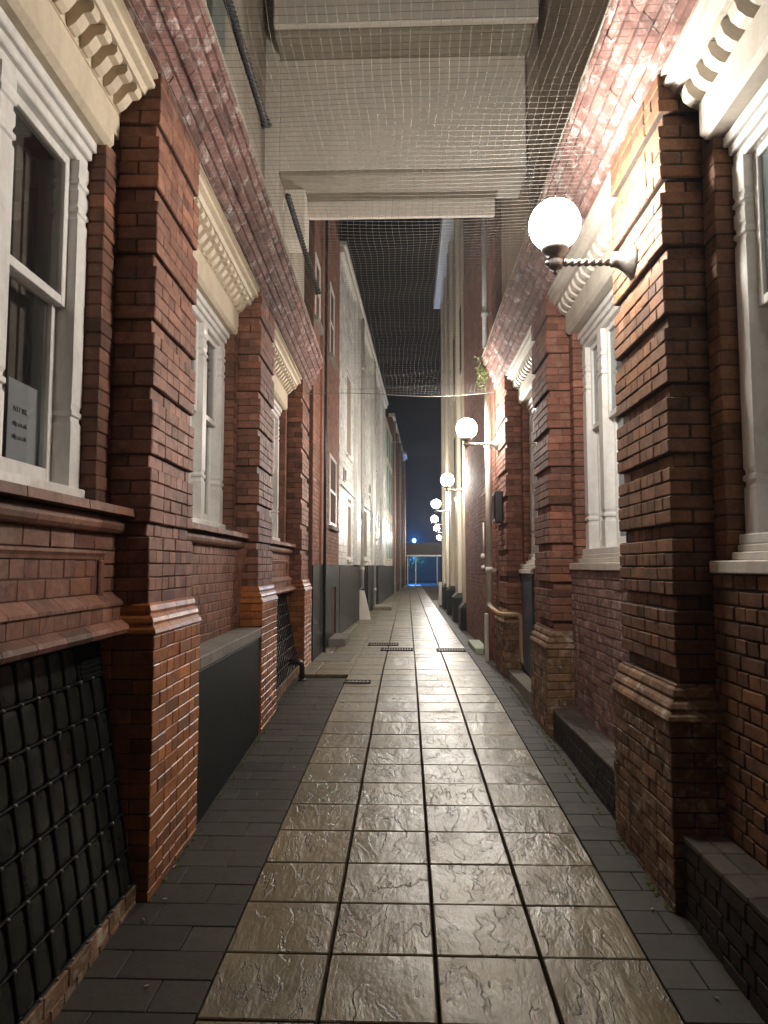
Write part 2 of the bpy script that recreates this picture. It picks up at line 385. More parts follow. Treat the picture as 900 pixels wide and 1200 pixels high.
class Bricks:
    """collects every brick of one building; the 300 that show largest become objects, the rest one joined part"""
    def __init__(s, root, flip): s.root = root; s.flip = flip; s.items = []; s.mats = []
    def add(s, parent, x0, x1, y0, y1, z0, z1, mat, face, jit=0.002, bev=0.0035):
        if x1 - x0 < 0.012 or y1 - y0 < 0.012 or z1 - z0 < 0.012: return
        s.items.append((parent, (x0, x1, y0, y1, z0, z1), mat, face, jit, bev))
    def finish(s, limit=296, min_px=7.0):
        mw = Matrix.Translation(s.root.location) @ Matrix.Rotation(s.root.rotation_euler.z, 4, 'Z')
        sc = []
        for i, (par, b, mat, face, jit, bev) in enumerate(s.items):
            c = Vector(((b[0] + b[1]) / 2, (b[2] + b[3]) / 2, (b[4] + b[5]) / 2))
            fn = {'f': Vector((1, 0, 0)) * (1 if not s.flip else -1), 's': Vector((0, -1, 0)), 't': Vector((0, 0, 1))}
            best = 0
            for ch in face:
                dims = {'f': (b[3] - b[2], b[5] - b[4]), 's': (b[1] - b[0], b[5] - b[4]), 't': (b[1] - b[0], b[3] - b[2])}[ch]
                r = pixel_size(mw @ c, dims, (mw.to_3x3() @ fn[ch]))
                if r and -4 < r[0] < 904 and -4 < r[1] < 1204: best = max(best, r[2])
            sc.append((best, i))
        sc.sort(reverse=True)
        single = set(i for sz, i in sc[:limit] if sz >= min_px)
        cache = {}; mb = MB(); mats = []
        for i, (par, b, mat, face, jit, bev) in enumerate(s.items):
            dx, dy, dz = b[1] - b[0], b[3] - b[2], b[5] - b[4]
            c = ((b[0] + b[1]) / 2, (b[2] + b[3]) / 2, (b[4] + b[5]) / 2)
            j = [R_.uniform(-jit, jit) for _ in range(3)]
            if i in single:
                key = (round(dx, 3), round(dy, 3), round(dz, 3), mat, R_.randrange(3))
                me = cache.get(key)
                if me is None:
                    v, f = bev_box(dx / 2, dy / 2, dz / 2, bev)
                    v = [tuple(q + R_.uniform(-0.0019, 0.0019) for q in p) for p in v]
                    t = MB(); t.add(v, f); me = t.mesh('brick', M[mat]); cache[key] = me
                o = bpy.data.objects.new('brick', me); COL.objects.link(o); o.parent = par
                o.location = (c[0] + j[0], c[1] + j[1], c[2] + j[2] * 0.5)
                o.rotation_euler = (R_.uniform(-.006, .006), R_.uniform(-.006, .006), R_.uniform(-.006, .006))
            else:
                if mat not in mats: mats.append(mat)
                v, f = bev_box(dx / 2, dy / 2, dz / 2, bev)
                mb.add([(p[0] + c[0] + j[0], p[1] + c[1] + j[1], p[2] + c[2] + j[2] * 0.5) for p in v], f, mats.index(mat))
        if mb.v: mb.build('brickwork', [M[m] for m in mats], s.root, kind='stuff')

# ------------------------------------------------------------------ ground
def zf(y):
    if y < 7.2: return -1.79 + 0.0373 * y
    if y < 11: t = (y - 7.2) / 3.8; return (-1.79 + 0.0373 * 7.2) + 3.8 * 0.0373 * (t - t * t / 2)
    return -1.4505
g = MB()
ys = [-6, -2, 0, 2, 4, 6, 7.2, 8, 9, 10, 11, 14, 20, 30, 60, 120, 300]
xs = [-200, -30, -6, -3, -1.6, -0.8, 0, 1.02, 1.6, 3, 6, 30, 200]
for y in ys:
    for x in xs: g.v.append((x, y, zf(y) - 0.055))
nx = len(xs)
for i in range(len(ys) - 1):
    for k in range(nx - 1): g.f.append((i * nx + k, i * nx + k + 1, (i + 1) * nx + k + 1, (i + 1) * nx + k)); g.mi.append(0); g.sm.append(False)
g.build('ground', M['joint'], kind='structure')

pavement = empty('pavement', kind='structure')
def bend(y0, y1, x0, x1, top, thick=0.045, bev=0.004):
    return bev_box((x1 - x0) / 2, (y1 - y0) / 2, thick / 2, bev)
SLABX = [-0.79, -0.337, 0.116, 0.568, 1.02]
mesh_cache = {}
def lay(name, x0, x1, y0, y1, mat, dz=0.0, thick=0.045, bev=0.004, tilt=0.003, stuff=None):
    yc = (y0 + y1) / 2; xc = (x0 + x1) / 2
    sl = math.atan2(zf(y1) - zf(y0), y1 - y0)
    key = (name, round(x1 - x0, 3), round(y1 - y0, 3), mat)
    z = zf(yc) - thick / 2 + dz + R_.uniform(-0.0015, 0.0015)
    if stuff is not None:
        v, f = bev_box((x1 - x0) / 2, (y1 - y0) / 2, thick / 2, bev)
        stuff.add([(a + xc, b + yc, c + z + math.tan(sl) * b) for a, b, c in v], f); return
    me = mesh_cache.get(key)
    if me is None:
        t = MB(); v, f = bev_box((x1 - x0) / 2, (y1 - y0) / 2, thick / 2, bev); t.add(v, f)
        me = t.mesh(name, M[mat]); mesh_cache[key] = me
    o = bpy.data.objects.new(name, me); COL.objects.link(o); o.parent = pavement
    o.location = (xc, yc, z); o.rotation_euler = (sl + R_.uniform(-tilt, tilt), R_.uniform(-tilt, tilt), R_.uniform(-.002, .002))
ROW = 0.432
GR = [(-0.72, -0.16, 13.05, 13.40), (-0.46, 0.10, 12.25, 12.62), (0.50, 1.0, 12.2, 12.55), (-0.80, -0.46, 9.0, 9.22)]
slab_rest = MB(); row0 = 2.33 - 2 * ROW
nrow = 0
y = row0
while y < 54:
    for k in range(4):
        gap = 0.006 if k else 0.004
        x0, x1 = SLABX[k] + (0.008 if k else 0.001), SLABX[k + 1] - (0.008 if k < 3 else 0.001)
        if y < 28: lay('paving_slab', x0, x1, y + 0.006, y + ROW - 0.006, 'slab')
        else: lay('paving_slab', x0, x1, y + 0.006, y + ROW - 0.006, 'slab', stuff=slab_rest)
    if y > 9.25:                       # beyond the third pier the slabs spread to the left wall
        for a, b_ in ((-1.243, -0.797), (-1.70, -1.259)):
            if y < 26 and a > -1.3: lay('paving_slab', a, b_, y + 0.006, y + ROW - 0.006, 'slab')
            else: lay('paving_slab', a, b_, y + 0.006, y + ROW - 0.006, 'slab', stuff=slab_rest)
    nrow += 1; y += ROW
sl_o = slab_rest.build('slab_paving', M['slab'], pavement, kind='stuff')
# charcoal pavers in the two margins: the near ones one by one, the far ones joined
pav_rest = MB(); npav = 0
PY = 0.2
y = 1.2; i = 0
while y < 30:
    xl, xr = -1.75, -0.797
    xx = xr - (0.40 if i % 2 else 0.2)
    x1 = xr
    while x1 > xl and y < row0 + ROW * 18:
        x0 = max(xl, xx)
        near = y < 10.6
        if near and npav < 296: lay('paver', x0 + 0.002, x1 - 0.002, y + 0.002, y + PY - 0.002, 'paver', dz=-0.003, bev=0.003); npav += 1
        else: lay('paver', x0 + 0.002, x1 - 0.002, y + 0.002, y + PY - 0.002, 'paver', dz=-0.003, bev=0.003, stuff=pav_rest)
        x1 = x0; xx = x1 - 0.4
    x0 = 1.027; n = 0
    cuts = [1.027, 1.2, 1.6, 1.8] if i % 2 else [1.027, 1.4, 1.8]
    for a, b in zip(cuts[:-1], cuts[1:]):
        if y < 10.6 and npav < 296 and a < 1.41: lay('paver', a + 0.002, b - 0.002, y + 0.002, y + PY - 0.002, 'paver', dz=-0.003, bev=0.003); npav += 1
        else: lay('paver', a + 0.002, b - 0.002, y + 0.002, y + PY - 0.002, 'paver', dz=-0.003, bev=0.003, stuff=pav_rest)
    y += PY; i += 1
pav_rest.build('paver_paving', M['paver'], pavement, kind='stuff')
# drain grates let into the slabs
for j, ((x0, x1, y0, y1), lab) in enumerate(zip(GR, (
        'iron drain grate furthest up the paved alley, beside the concrete step',
        'iron drain grate in the middle of the alley, beside the crossing joint',
        'iron drain grate at the right edge of the slabs, catching the lamp light',
        'small iron drain grate at the left edge of the slabs, nearest to the viewer'))):
    gr = empty('drain_grate', lab, 'drain grate', 'drain grates in the paving', (x0, y0, zf(y0) + 0.002))
    w, d = x1 - x0, y1 - y0
    t = MB()
    t.box(0, w, 0, 0.02, -0.03, 0.012); t.box(0, w, d - 0.02, d, -0.03, 0.012); t.box(0, 0.02, 0.02, d - 0.02, -0.03, 0.012); t.box(w - 0.02, w, 0.02, d - 0.02, -0.03, 0.012)
    t.build('frame', M['iron'], gr)
    t = MB(); t.box(0.02, w - 0.02, 0.02, d - 0.02, -0.03, 0.001); t.build('pit', M['joint'], gr)
    nb = int(w / 0.045); t = MB(); t.box(0, 0.02, 0.02, d - 0.02, -0.02, 0.010, bev=0.003); me = t.mesh('bar', M['lampmetal'])
    for k in range(nb - 1):
        o = bpy.data.objects.new('bar', me); COL.objects.link(o); o.parent = gr; o.location = (0.03 + (k + 0.4) * (w - 0.06) / (nb - 1), 0, 0)

# ------------------------------------------------------------------ the two facades
# Local frame of a facade: x = out of the wall into the alley for the left one, y = along the alley, z up.
# The right facade uses the same builder with x mirrored (flip).
CH = 0.0728                      # one brick course
class Facade:
    def __init__(s, root, flip, joint):
        s.root = root; s.sg = -1 if flip else 1; s.flip = flip; s.j = joint
        s.br = Bricks(root, flip)
    def X(s, n0, n1):
        a, b = s.sg * n0, s.sg * n1
        return (a, b) if a < b else (b, a)
    def box(s, mb, n0, n1, y0, y1, z0, z1, mi=0, bev=0.0):
        a, b = s.X(n0, n1); mb.box(a, b, y0, y1, z0, z1, mi, bev)
    def prism(s, mb, prof, y0, y1, mi=0):
        mb.prism([(s.sg * n, z) for n, z in prof], y0, y1, 'y', mi)
    def brick(s, par, n0, n1, y0, y1, z0, z1, mat, face, jit=0.0028, bev=0.0045):
        a, b = s.X(n0, n1); s.br.add(par, a, b, y0, y1, z0, z1, mat, face, jit, bev)
    def face(s, par, n, y0, y1, z0, z1, mat, ch=CH, depth=0.06, start=0, headers=False, jit=0.002):
        """brickwork facing the alley, English bond, trimmed to the rectangle"""
        j = s.j; nz = max(1, round((z1 - z0) / ch)); h = (z1 - z0) / nz
        for k in range(nz):
            za, zb = z0 + k * h, z0 + (k + 1) * h
            hd = headers or (k + start) % 2
            L = 0.112 if hd else 0.225
            y = y0 - (0.0 if hd else 0.056)
            while y < y1 - 0.01:
                a, b = max(y, y0), min(y + L, y1)
                s.brick(par, n - depth, n, a + j / 2, b - j / 2, za + j / 2, zb - j / 2, mat, 'f', jit)
                y += L
    def side(s, par, yf, n0, n1, z0, z1, mat, ch=CH, depth=0.05, start=0):
        """brickwork facing the viewer (towards -y)"""
        j = s.j; nz = max(1, round((z1 - z0) / ch)); h = (z1 - z0) / nz
        for k in range(nz):
            za, zb = z0 + k * h, z0 + (k + 1) * h
            L = 0.112 if (k + start) % 2 else 0.225
            b = n1
            while b > n0 + 0.01:
                a = max(n0, b - L)
                s.brick(par, a + j / 2, b - j / 2, yf, yf + depth, za + j / 2, zb - j / 2, mat, 's')
                b = a

def rusticated_pier(F, y0, y1, base_z, plinth_top, plinth_bot, top_z, groove0, mat_front, mat_side, mat_plinth, mat_cap, mort, depth=0.24, cap_label=None, pitch=5 * CH, rec_d=0.024):
    """pier with a recessed course every fifth course, on a moulded plinth"""
    p = MB(); j = F.j
    gz = []                      # recessed courses: from the groove height up one course
    z = groove0
    while z > plinth_top: z -= pitch
    z += pitch
    courses = []                 # (z0, z1, recessed)
    zc = plinth_top
    k = 0
    first = (z - plinth_top)
    nfirst = max(1, round(first / CH)); h = first / nfirst
    for q in range(nfirst): courses.append((zc, zc + h, False)); zc += h
    while zc < top_z - 0.02:
        for q in range(5):
            if zc >= top_z - 0.02: break
            courses.append((zc, min(top_z, zc + pitch / 5), q == 0)); zc += pitch / 5
    par = MB()
    F.box(par, -depth - 0.1, -0.10, y0 + 0.09, y1 - 0.006, base_z - 0.1, top_z)
    body = par.build('pier', M[mort], F.root)
    m2 = MB()
    for a, b, rec in courses:
        d = rec_d if rec else 0.0
        F.box(m2, -depth - 0.02, -d - (0.010 if not rec else 0.004), y0 + d + (0.010 if not rec else 0.004), y1 - 0.008 - d, a, b)
    m2.build('mortar', M[mort], body)
    for k, (a, b, rec) in enumerate(courses):
        d = rec_d if rec else 0.0
        za, zb = a + j / 2, b - j / 2
        ya, yb = y0 + d, y1 - d
        hd = k % 2
        clen, cdep = (0.107, 0.215) if hd else (0.215, 0.107)
        # corner brick shows on both faces
        F.brick(body, -d - cdep, -d, ya, ya + clen, za, zb, mat_front, 'fs')
        L = 0.112 if hd else 0.225
        y = ya + clen + j
        while y < yb - 0.015:
            e = min(y + L - j, yb)
            if yb - e < 0.03: e = yb
            F.brick(body, -d - 0.08, -d, y, e, za, zb, mat_front, 'f')
            y = e + j
        n = -d - cdep - j
        while n > -depth - 0.005:
            e = max(n - (0.107 if hd == 0 else 0.215), -depth - 0.03)
            F.brick(body, e, n, ya, ya + 0.06, za, zb, mat_side, 's')
            n = e - j
    # moulded plinth cap: two rolls and a splay
    pn = 0.055
    cap = MB()
    H = plinth_top - plinth_bot
    prof = [(0.000, plinth_top + 0.012), (0.014, plinth_top), (0.022, plinth_top - 0.18 * H), (0.018, plinth_top - 0.30 * H), (0.036, plinth_top - 0.42 * H),
            (0.044, plinth_top - 0.55 * H), (0.038, plinth_top - 0.66 * H), (0.058, plinth_top - 0.80 * H), (0.064, plinth_top - 0.92 * H), (pn, plinth_bot)]
    cuts = [y0 - pn] + [y0 + (y1 - y0 + pn) * q / 4 for q in range(1, 4)] + [y1 + 0.03]
    for q in range(4):
        a, b = cuts[q] + 0.002, cuts[q + 1] - 0.002
        vs = []; 
        for yy, end in ((a, 0), (b, 1)):
            for n_, z_ in [(-0.05, plinth_top + 0.012)] + prof + [(-0.05, plinth_bot)]:
                off = (pn - n_) if (q == 0 and end == 0 and n_ > -0.04) else 0
                if q == 0 and end == 0 and n_ <= -0.04: off = pn + 0.002
                vs.append((F.sg * n_, yy + off * 1.0, z_))
        m = len(vs) // 2
        cap.add(vs, [(i, (i + 1) % m, m + (i + 1) % m, m + i) for i in range(m)] + [tuple(range(m - 1, -1, -1)), tuple(range(m, 2 * m))])
    # return of the mould on the side that faces the viewer
    vs = []
    for n_end, end in ((pn, 0), (-depth - 0.02, 1)):
        for q_, z_ in [(-0.05, plinth_top + 0.012)] + prof + [(-0.05, plinth_bot)]:
            nn = (q_ if end == 0 else n_end)
            vs.append((F.sg * nn, y0 - q_, z_))
    m = len(vs) // 2
    cap.add(vs, [(i, (i + 1) % m, m + (i + 1) % m, m + i) for i in range(m)] + [tuple(range(m - 1, -1, -1)), tuple(range(m, 2 * m))])
    cap.build('plinth_moulding', M[mat_cap], body)
    # plinth bricks
    nz = round((plinth_bot - base_z) / CH); h = (plinth_bot - base_z) / nz
    core = MB(); F.box(core, -depth, pn - 0.008, y0 - pn + 0.008, y1 + 0.02, base_z - 0.1, plinth_bot - 0.001); core.build('plinth_core', M[mort], body)
    for k in range(nz):
        za, zb = base_z + k * h + j / 2, base_z + (k + 1) * h - j / 2
        hd = k % 2
        clen, cdep = (0.107, 0.215) if hd else (0.215, 0.107)
        ya, yb = y0 - pn, y1 + 0.03
        F.brick(body, pn - cdep, pn, ya, ya + clen, za, zb, mat_plinth, 'fs')
        y = ya + clen + j; L = 0.112 if hd else 0.225
        while y < yb - 0.015:
            e = min(y + L - j, yb)
            if yb - e < 0.03: e = yb
            F.brick(body, pn - 0.06, pn, y, e, za, zb, mat_plinth, 'f'); y = e + j
        n = pn - cdep - j
        while n > -depth - 0.005:
            e = max(n - (0.107 if hd == 0 else 0.215), -depth - 0.03)
            F.brick(body, e, n, ya, ya + 0.05, za, zb, mat_plinth, 's'); n = e - j
    return body

def jamb(F, yf, n0, n1, z0, z1, mat, mort, depth=0.15):
    """narrow brick strip between pier and window frame; yf is the face towards the viewer"""
    w = MB(); F.box(w, n0 - 0.05, n1 - 0.008, yf + 0.008, yf + depth, z0, z1); o = w.build('jamb', M[mort], F.root)
    j = F.j; nz = round((z1 - z0) / CH); h = (z1 - z0) / nz
    for k in range(nz):
        F.brick(o, n0, n1, yf, yf + depth - 0.008, z0 + k * h + j / 2, z0 + (k + 1) * h - j / 2, mat, 'sf')
    return o

def post_rects(F, n0, n1, y0, y1, z0, z1, stops):
    """square post with carved stops: waists between collars"""
    rs = []
    def R(z, sh):
        a, b = F.X(n0, n1 - sh); return (a, b, y0 + sh, y1 - sh, z)
    rs.append(R(z0, 0))
    for s_ in stops:
        rs += [R(s_ - 0.05, 0), R(s_ - 0.035, 0.007), R(s_ - 0.018, 0.007), R(s_ - 0.010, -0.003), R(s_ + 0.010, -0.003), R(s_ + 0.020, 0.007), R(s_ + 0.034, 0.006), R(s_ + 0.05, 0)]
    rs.append(R(z1, 0))
    return rs

def window(F, y0, y1, z0, z1, nf, mulls, pane_mat, blind_mat, mid=1.30, stops=(0.75, 1.78, 1.93), open_by=0.0):
    """timber window: carved posts, moulded head, sliding sashes, panes, blind; nf = face of frame"""
    mb = MB()
    post = 0.115
    edges = [y0] + list(mulls) + [y1]
    for i, e in enumerate(edges):
        a, b = (e, e + post) if i == 0 else (e - post, e) if i == len(edges) - 1 else (e - post / 2, e + post / 2)
        mb.loft(post_rects(F, nf - 0.13, nf, a, b, z0 + 0.05, z1 - 0.16, stops))
    # moulded head, three steps
    F.box(mb, nf - 0.13, nf + 0.035, y0 - 0.012, y1 + 0.012, z1 - 0.055, z1, bev=0.006)
    F.box(mb, nf - 0.13, nf + 0.015, y0, y1, z1 - 0.105, z1 - 0.057, bev=0.006)
    F.box(mb, nf - 0.13, nf - 0.006, y0, y1, z1 - 0.16, z1 - 0.107, bev=0.006)
    # bottom rail / timber sill
    F.box(mb, nf - 0.13, nf + 0.03, y0 - 0.012, y1 + 0.012, z0, z0 + 0.05, bev=0.006)
    w = mb.build('window', M['white'], F.root)
    lights = []
    for i in range(len(edges) - 1):
        a = edges[i] + (post if i == 0 else post / 2); b = edges[i + 1] - (post if i == len(edges) - 2 else post / 2)
        lights.append((a, b))
    for (a, b) in lights:
        # box lining
        t = MB()
        F.box(t, nf - 0.30, nf - 0.132, a - 0.02, a + 0.004, z0 + 0.05, z1 - 0.16); F.box(t, nf - 0.30, nf - 0.132, b - 0.004, b + 0.02, z0 + 0.05, z1 - 0.16)
        t.build('lining', M['sash'], w)
        for (za, zb, n) in ((mid - 0.025, z1 - 0.16, nf - 0.045), (z0 + 0.05, mid + 0.025, nf - 0.088)):
            s_ = MB(); st = 0.045; lo = 0.085 if za < mid - 0.1 else 0.045
            aa, bb = a + 0.004, b - 0.004
            F.box(s_, n - 0.04, n, aa, aa + st, za, zb, bev=0.003); F.box(s_, n - 0.04, n, bb - st, bb, za, zb, bev=0.003)
            F.box(s_, n - 0.039, n - 0.001, aa + st, bb - st, za, za + lo, bev=0.003); F.box(s_, n - 0.039, n - 0.001, aa + st, bb - st, zb - 0.045, zb, bev=0.003)
            so = s_.build('sash', M['white'], w)
            q = MB(); F.box(q, n - 0.024, n - 0.018, aa + st - 0.005, bb - st + 0.005, za + lo - 0.005, zb - 0.04); q.build('pane', M[pane_mat], w)
        bl = MB()
        nst = 14                                   # hanging folds of the blind / curtain
        for k in range(nst):
            ya, yb = a + (b - a) * k / nst, a + (b - a) * (k + 1) / nst
            o_ = 0.012 if k % 2 else 0.0
            F.box(bl, nf - 0.235 + o_, nf - 0.215 + o_, ya, yb, z0 + 0.05, z1 - 0.17)
        bl.build('blind', M[blind_mat], w)
    rm = MB()
    F.box(rm, nf - 0.9, nf - 0.86, y0 - 0.1, y1 + 0.1, z0 - 0.1, z1 + 0.1); rm.build('room_wall', M['dark'], w)
    return w

def dentil_cornice(F, y0, y1, mat, kind, z0=2.44, z1=2.69):
    """cream moulded cornice between two piers, on a row of small brackets"""
    c = MB()
    prof = [(-0.34, z1), (-0.02, z1), (-0.015, z1 - 0.03), (-0.045, z1 - 0.035), (-0.05, z1 - 0.055), (-0.03, z1 - 0.065), (-0.035, z1 - 0.085), (-0.07, z1 - 0.095),
            (-0.085, z1 - 0.125), (-0.215, z1 - 0.127), (-0.215, z0), (-0.34, z0)]
    F.prism(c, prof, y0, y1)
    o = c.build('dentil_cornice', M[mat], F.root)
    n = max(1, round((y1 - y0) / 0.135)); st = (y1 - y0) / n
    t = MB()
    zz = z1 - 0.128
    if kind == 'scroll':
        pr = [(-0.214, zz), (-0.095, zz), (-0.09, zz - 0.03), (-0.105, zz - 0.05), (-0.14, zz - 0.055), (-0.155, zz - 0.075), (-0.175, zz - 0.10), (-0.2, zz - 0.118), (-0.214, zz - 0.118)]
    else:
        pr = [(-0.214, zz), (-0.11, zz), (-0.10, zz - 0.025), (-0.115, zz - 0.07), (-0.15, zz - 0.10), (-0.19, zz - 0.115), (-0.214, zz - 0.115)]
    F.prism(t, pr, 0, 0.068)
    me = t.mesh('bracket', M[mat])
    for k in range(n):
        b = bpy.data.objects.new('bracket', me); COL.objects.link(b); b.parent = o; b.location = (0, y0 + st * k + 0.03, 0)
    return o

def lintel(F, y0, y1, mat, z0=2.19, z1=2.44, n=-0.13):
    t = MB()
    # block with splayed ends, and the plain field above
    for prof in ([(-0.40, z0), (n - 0.03, z0), (n, z0 + 0.025), (n, z0 + 0.19), (n - 0.04, z0 + 0.22), (-0.40, z0 + 0.22)],):
        F.prism(t, prof, y0 + 0.11, y1 - 0.11)
    F.prism(t, [(-0.40, z0 + 0.12), (-0.222, z0 + 0.12), (-0.222, z1), (-0.40, z1)], y0, y1)
    return t.build('lintel', M[mat], F.root)

def brick_cornice(F, y0, y1, mat, z0=2.695, parent_name='brick_cornice'):
    """five oversailing moulded courses, each a row of bricks with joints"""
    t = MB()
    steps = [(0.015, 0.030, 0.085), (0.040, 0.062, 0.085), (0.070, 0.105, 0.08), (0.120, 0.150, 0.09), (0.165, 0.185, 0.075), (0.195, 0.19, 0.07)]
    z = z0
    F.box(t, -0.35, 0.008, y0, y1, z0 - 0.0, z0 + 0.40)
    F.box(t, -0.35, 0.10, y0, y1, z0 + 0.245, z0 + 0.485)
    for k, (na, nb, h) in enumerate(steps):
        L = 0.225 if k % 2 else 0.15
        y = y0 - (k % 3) * 0.06
        while y < y1:
            a, b = max(y, y0) + 0.0012, min(y + L, y1) - 0.0012
            if b - a > 0.02:
                e = R_.uniform(-0.003, 0.003)
                F.prism(t, [(-0.1, z + 0.006), (na + e, z + 0.006), (na + e + 0.008, z + 0.016), ((na + nb) / 2 + e + 0.016, z + h * 0.5), (nb + e + 0.004, z + h - 0.02), (nb + e - 0.012, z + h - 0.007), (-0.1, z + h - 0.007)], a, b)
            y += L
        z += h
    o = t.build(parent_name, M[mat], F.root, kind='stuff')
    c = MB(); F.prism(c, [(-0.35, z), (0.205, z), (0.205, z + 0.02), (-0.12, z + 0.06), (-0.35, z + 0.06)], y0, y1); c.build('cornice_coping', M['upper'], F.root)
    return o

# ---------------------------------------------------------------- left building
A13 = math.radians(1.3)
Lroot = empty('brick_building', 'old red brick building whose piers stand on glazed orange bases, with black basement panels', 'building', None,
              (-1.2567, 0.0, 0.0), A13)
FL = Facade(Lroot, False, 0.005)
LP = [(0.42, 1.20), (3.66, 4.45), (6.70, 7.50), (9.98, 10.78)]
PT, PB = -0.205, -0.355
for k, (a, b) in enumerate(LP):
    rusticated_pier(FL, a, b, zf(a) - 0.03, PT, PB, 2.70, 0.154 if k < 4 else 0, 'brickL', 'brickLshade', 'glazed', 'glazed', 'mortL', depth=0.24)
SILL_Z = 0.33
for k in range(3):
    a, b = LP[k][1], LP[k + 1][0]
    jamb(FL, b - 0.15, -0.36, -0.225, SILL_Z - 0.02, 2.22, 'brickLshade', 'mortL')
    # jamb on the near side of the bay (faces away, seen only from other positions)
    jamb(FL, a, -0.36, -0.225, SILL_Z - 0.02, 2.22, 'brickLshade', 'mortL')
    wa, wb = a + 0.16, b - 0.155
    third = (wb - wa) / 3
    wl_ = window(FL, wa, wb, SILL_Z, 2.20, -0.31, (wa + third * 1.08, wb - third * 1.08), 'glass', 'curtain', mid=1.30)
    lintel(FL, a, b, 'cream', n=-0.205); dentil_cornice(FL, a, b, 'cream', 'scroll')
    # sill: sloping brick slips over a roll
    t = MB(); m = 9
    for q in range(m):
        ya, yb = a + 0.004 + (b - a - 0.008) * q / m, a + 0.004 + (b - a - 0.008) * (q + 1) / m - 0.004
        e = R_.uniform(-0.003, 0.003)
        FL.prism(t, [(-0.34, SILL_Z - 0.002), (-0.30, SILL_Z - 0.002), (-0.085 + e, SILL_Z - 0.035), (-0.080 + e, SILL_Z - 0.075), (-0.34, SILL_Z - 0.08)], ya, yb)
    for q in range(8):
        ya, yb = a + (b - a) * q / 8 + 0.002, a + (b - a) * (q + 1) / 8 - 0.002
        pr = [(-0.34, SILL_Z - 0.082)]
        for ang in range(0, 181, 30):
            pr.append((-0.16 + 0.035 * math.sin(math.radians(ang)), SILL_Z - 0.125 + 0.043 * math.cos(math.radians(ang))))
        pr.append((-0.34, SILL_Z - 0.168)); FL.prism(t, pr, ya, yb)
    sl = t.build('sill', M['brickL'], Lroot)
    w = MB(); FL.box(w, -0.5, -0.185, a, b, zf(a) - 0.1 if k == 1 else -0.345, SILL_Z - 0.16); bw = w.build('apron_wall', M['mortL' if k != 1 else 'mortSandy'], Lroot)
    if k != 1:
        # frieze, recessed panel in a moulded frame, weathered ledge and bull-nosed base
        FL.face(bw, -0.175, a, b, 0.075, 0.165, 'brickL', ch=0.075, depth=0.05)
        pa, pb = a + 0.16, b - 0.16
        FL.face(bw, -0.175, a, pa, -0.20, 0.075, 'brickL', depth=0.05); FL.face(bw, -0.175, pb, b, -0.20, 0.075, 'brickL', depth=0.05)
        FL.face(bw, -0.182, pa + 0.05, pb - 0.05, -0.14, 0.030, 'brickL', ch=0.085, depth=0.02)
        f = MB()
        FL.prism(f, [(-0.19, 0.074), (-0.172, 0.074), (-0.162, 0.060), (-0.172, 0.045), (-0.176, 0.030), (-0.19, 0.03)], pa, pb)
        for (ya, yb) in ((pa, pa + 0.05), (pb - 0.05, pb)): FL.box(f, -0.19, -0.166, ya, yb, -0.15, 0.0295, bev=0.008)
        f.build('panel_moulding', M['brickL'], Lroot)
        g_ = MB(); m = 11
        for q in range(m):
            ya, yb = a + (b - a) * q / m + 0.002, a + (b - a) * (q + 1) / m - 0.002
            FL.prism(g_, [(-0.25, -0.14), (-0.18, -0.14), (-0.125, -0.185), (-0.125, -0.20), (-0.25, -0.20)], ya, yb)
        m = 20
        for q in range(m):
            ya, yb = a + (b - a) * q / m + 0.0025, a + (b - a) * (q + 1) / m - 0.0025
            FL.prism(g_, [(-0.25, -0.2015), (-0.137 + R_.uniform(-.002, .002), -0.2015), (-0.137, -0.272), (-0.25, -0.272)], ya, yb)
        m = 10
        for q in range(m):
            ya, yb = a + (b - a) * q / m + 0.002, a + (b - a) * (q + 1) / m - 0.002
            FL.prism(g_, [(-0.25, -0.274), (-0.125, -0.274), (-0.085, -0.298), (-0.075, -0.318), (-0.085, -0.338), (-0.115, -0.348), (-0.25, -0.348)], ya, yb)
        g_.build('bull_nose_ledge', M['brickL'], Lroot)
        t = MB(); kz = zf(b) + 0.085
        FL.box(t, -0.50, -0.007, a + 0.06, b - 0.06, zf(a) - 0.1, kz - 0.075)
        kb = t.build('kerb_core', M['mortL'], Lroot)
        y = a + 0.06
        while y < b - 0.06:
            e = min(y + 0.2, b - 0.06)
            FL.brick(kb, -0.20, 0.0, y + 0.003, e - 0.003, kz - 0.073, kz, 'brickBase', 'ft', 0.003)
            y = e
        FL.face(kb, -0.002, a + 0.06, b - 0.06, zf(a) - 0.02, kz - 0.074, 'brickBase', depth=0.05)
    else:
        FL.face(bw, -0.177, a, b, -0.60, 0.162, 'brickL', depth=0.05)
        s_ = MB()           # side scroll against the pier
        FL.prism(s_, [(-0.19, 0.16), (-0.10, 0.155), (-0.12, 0.05), (-0.15, -0.05), (-0.155, -0.45), (-0.19, -0.55)], b - 0.09, b - 0.005)
        s_.build('side_scroll', M['brickL'], Lroot)
# masonry behind everything and the upper wall
t = MB(); FL.box(t, -0.52, -0.48, -3, 10.8, -2.2, -0.35); t.build('cellar_wall', M['dark'], Lroot)
t = MB(); FL.box(t, -1.4, -1.3, -3, 11.2, -2.2, 2.7); t.build('back_wall', M['dark'], Lroot)
brick_cornice(FL, -3.0, 10.80, 'cornice')
t = MB(); FL.box(t, -0.9, -0.10, -3, 10.80, 3.2, 8.6); uw = t.build('upper_wall', M['upper'], Lroot)
t = MB(); FL.box(t, -0.098, -0.07, 4.95, 5.35, 3.9, 6.4); FL.box(t, -0.098, -0.055, 4.90, 4.95, 3.85, 6.4, bev=.004); t.build('upper_window', M['greyPane'], Lroot)
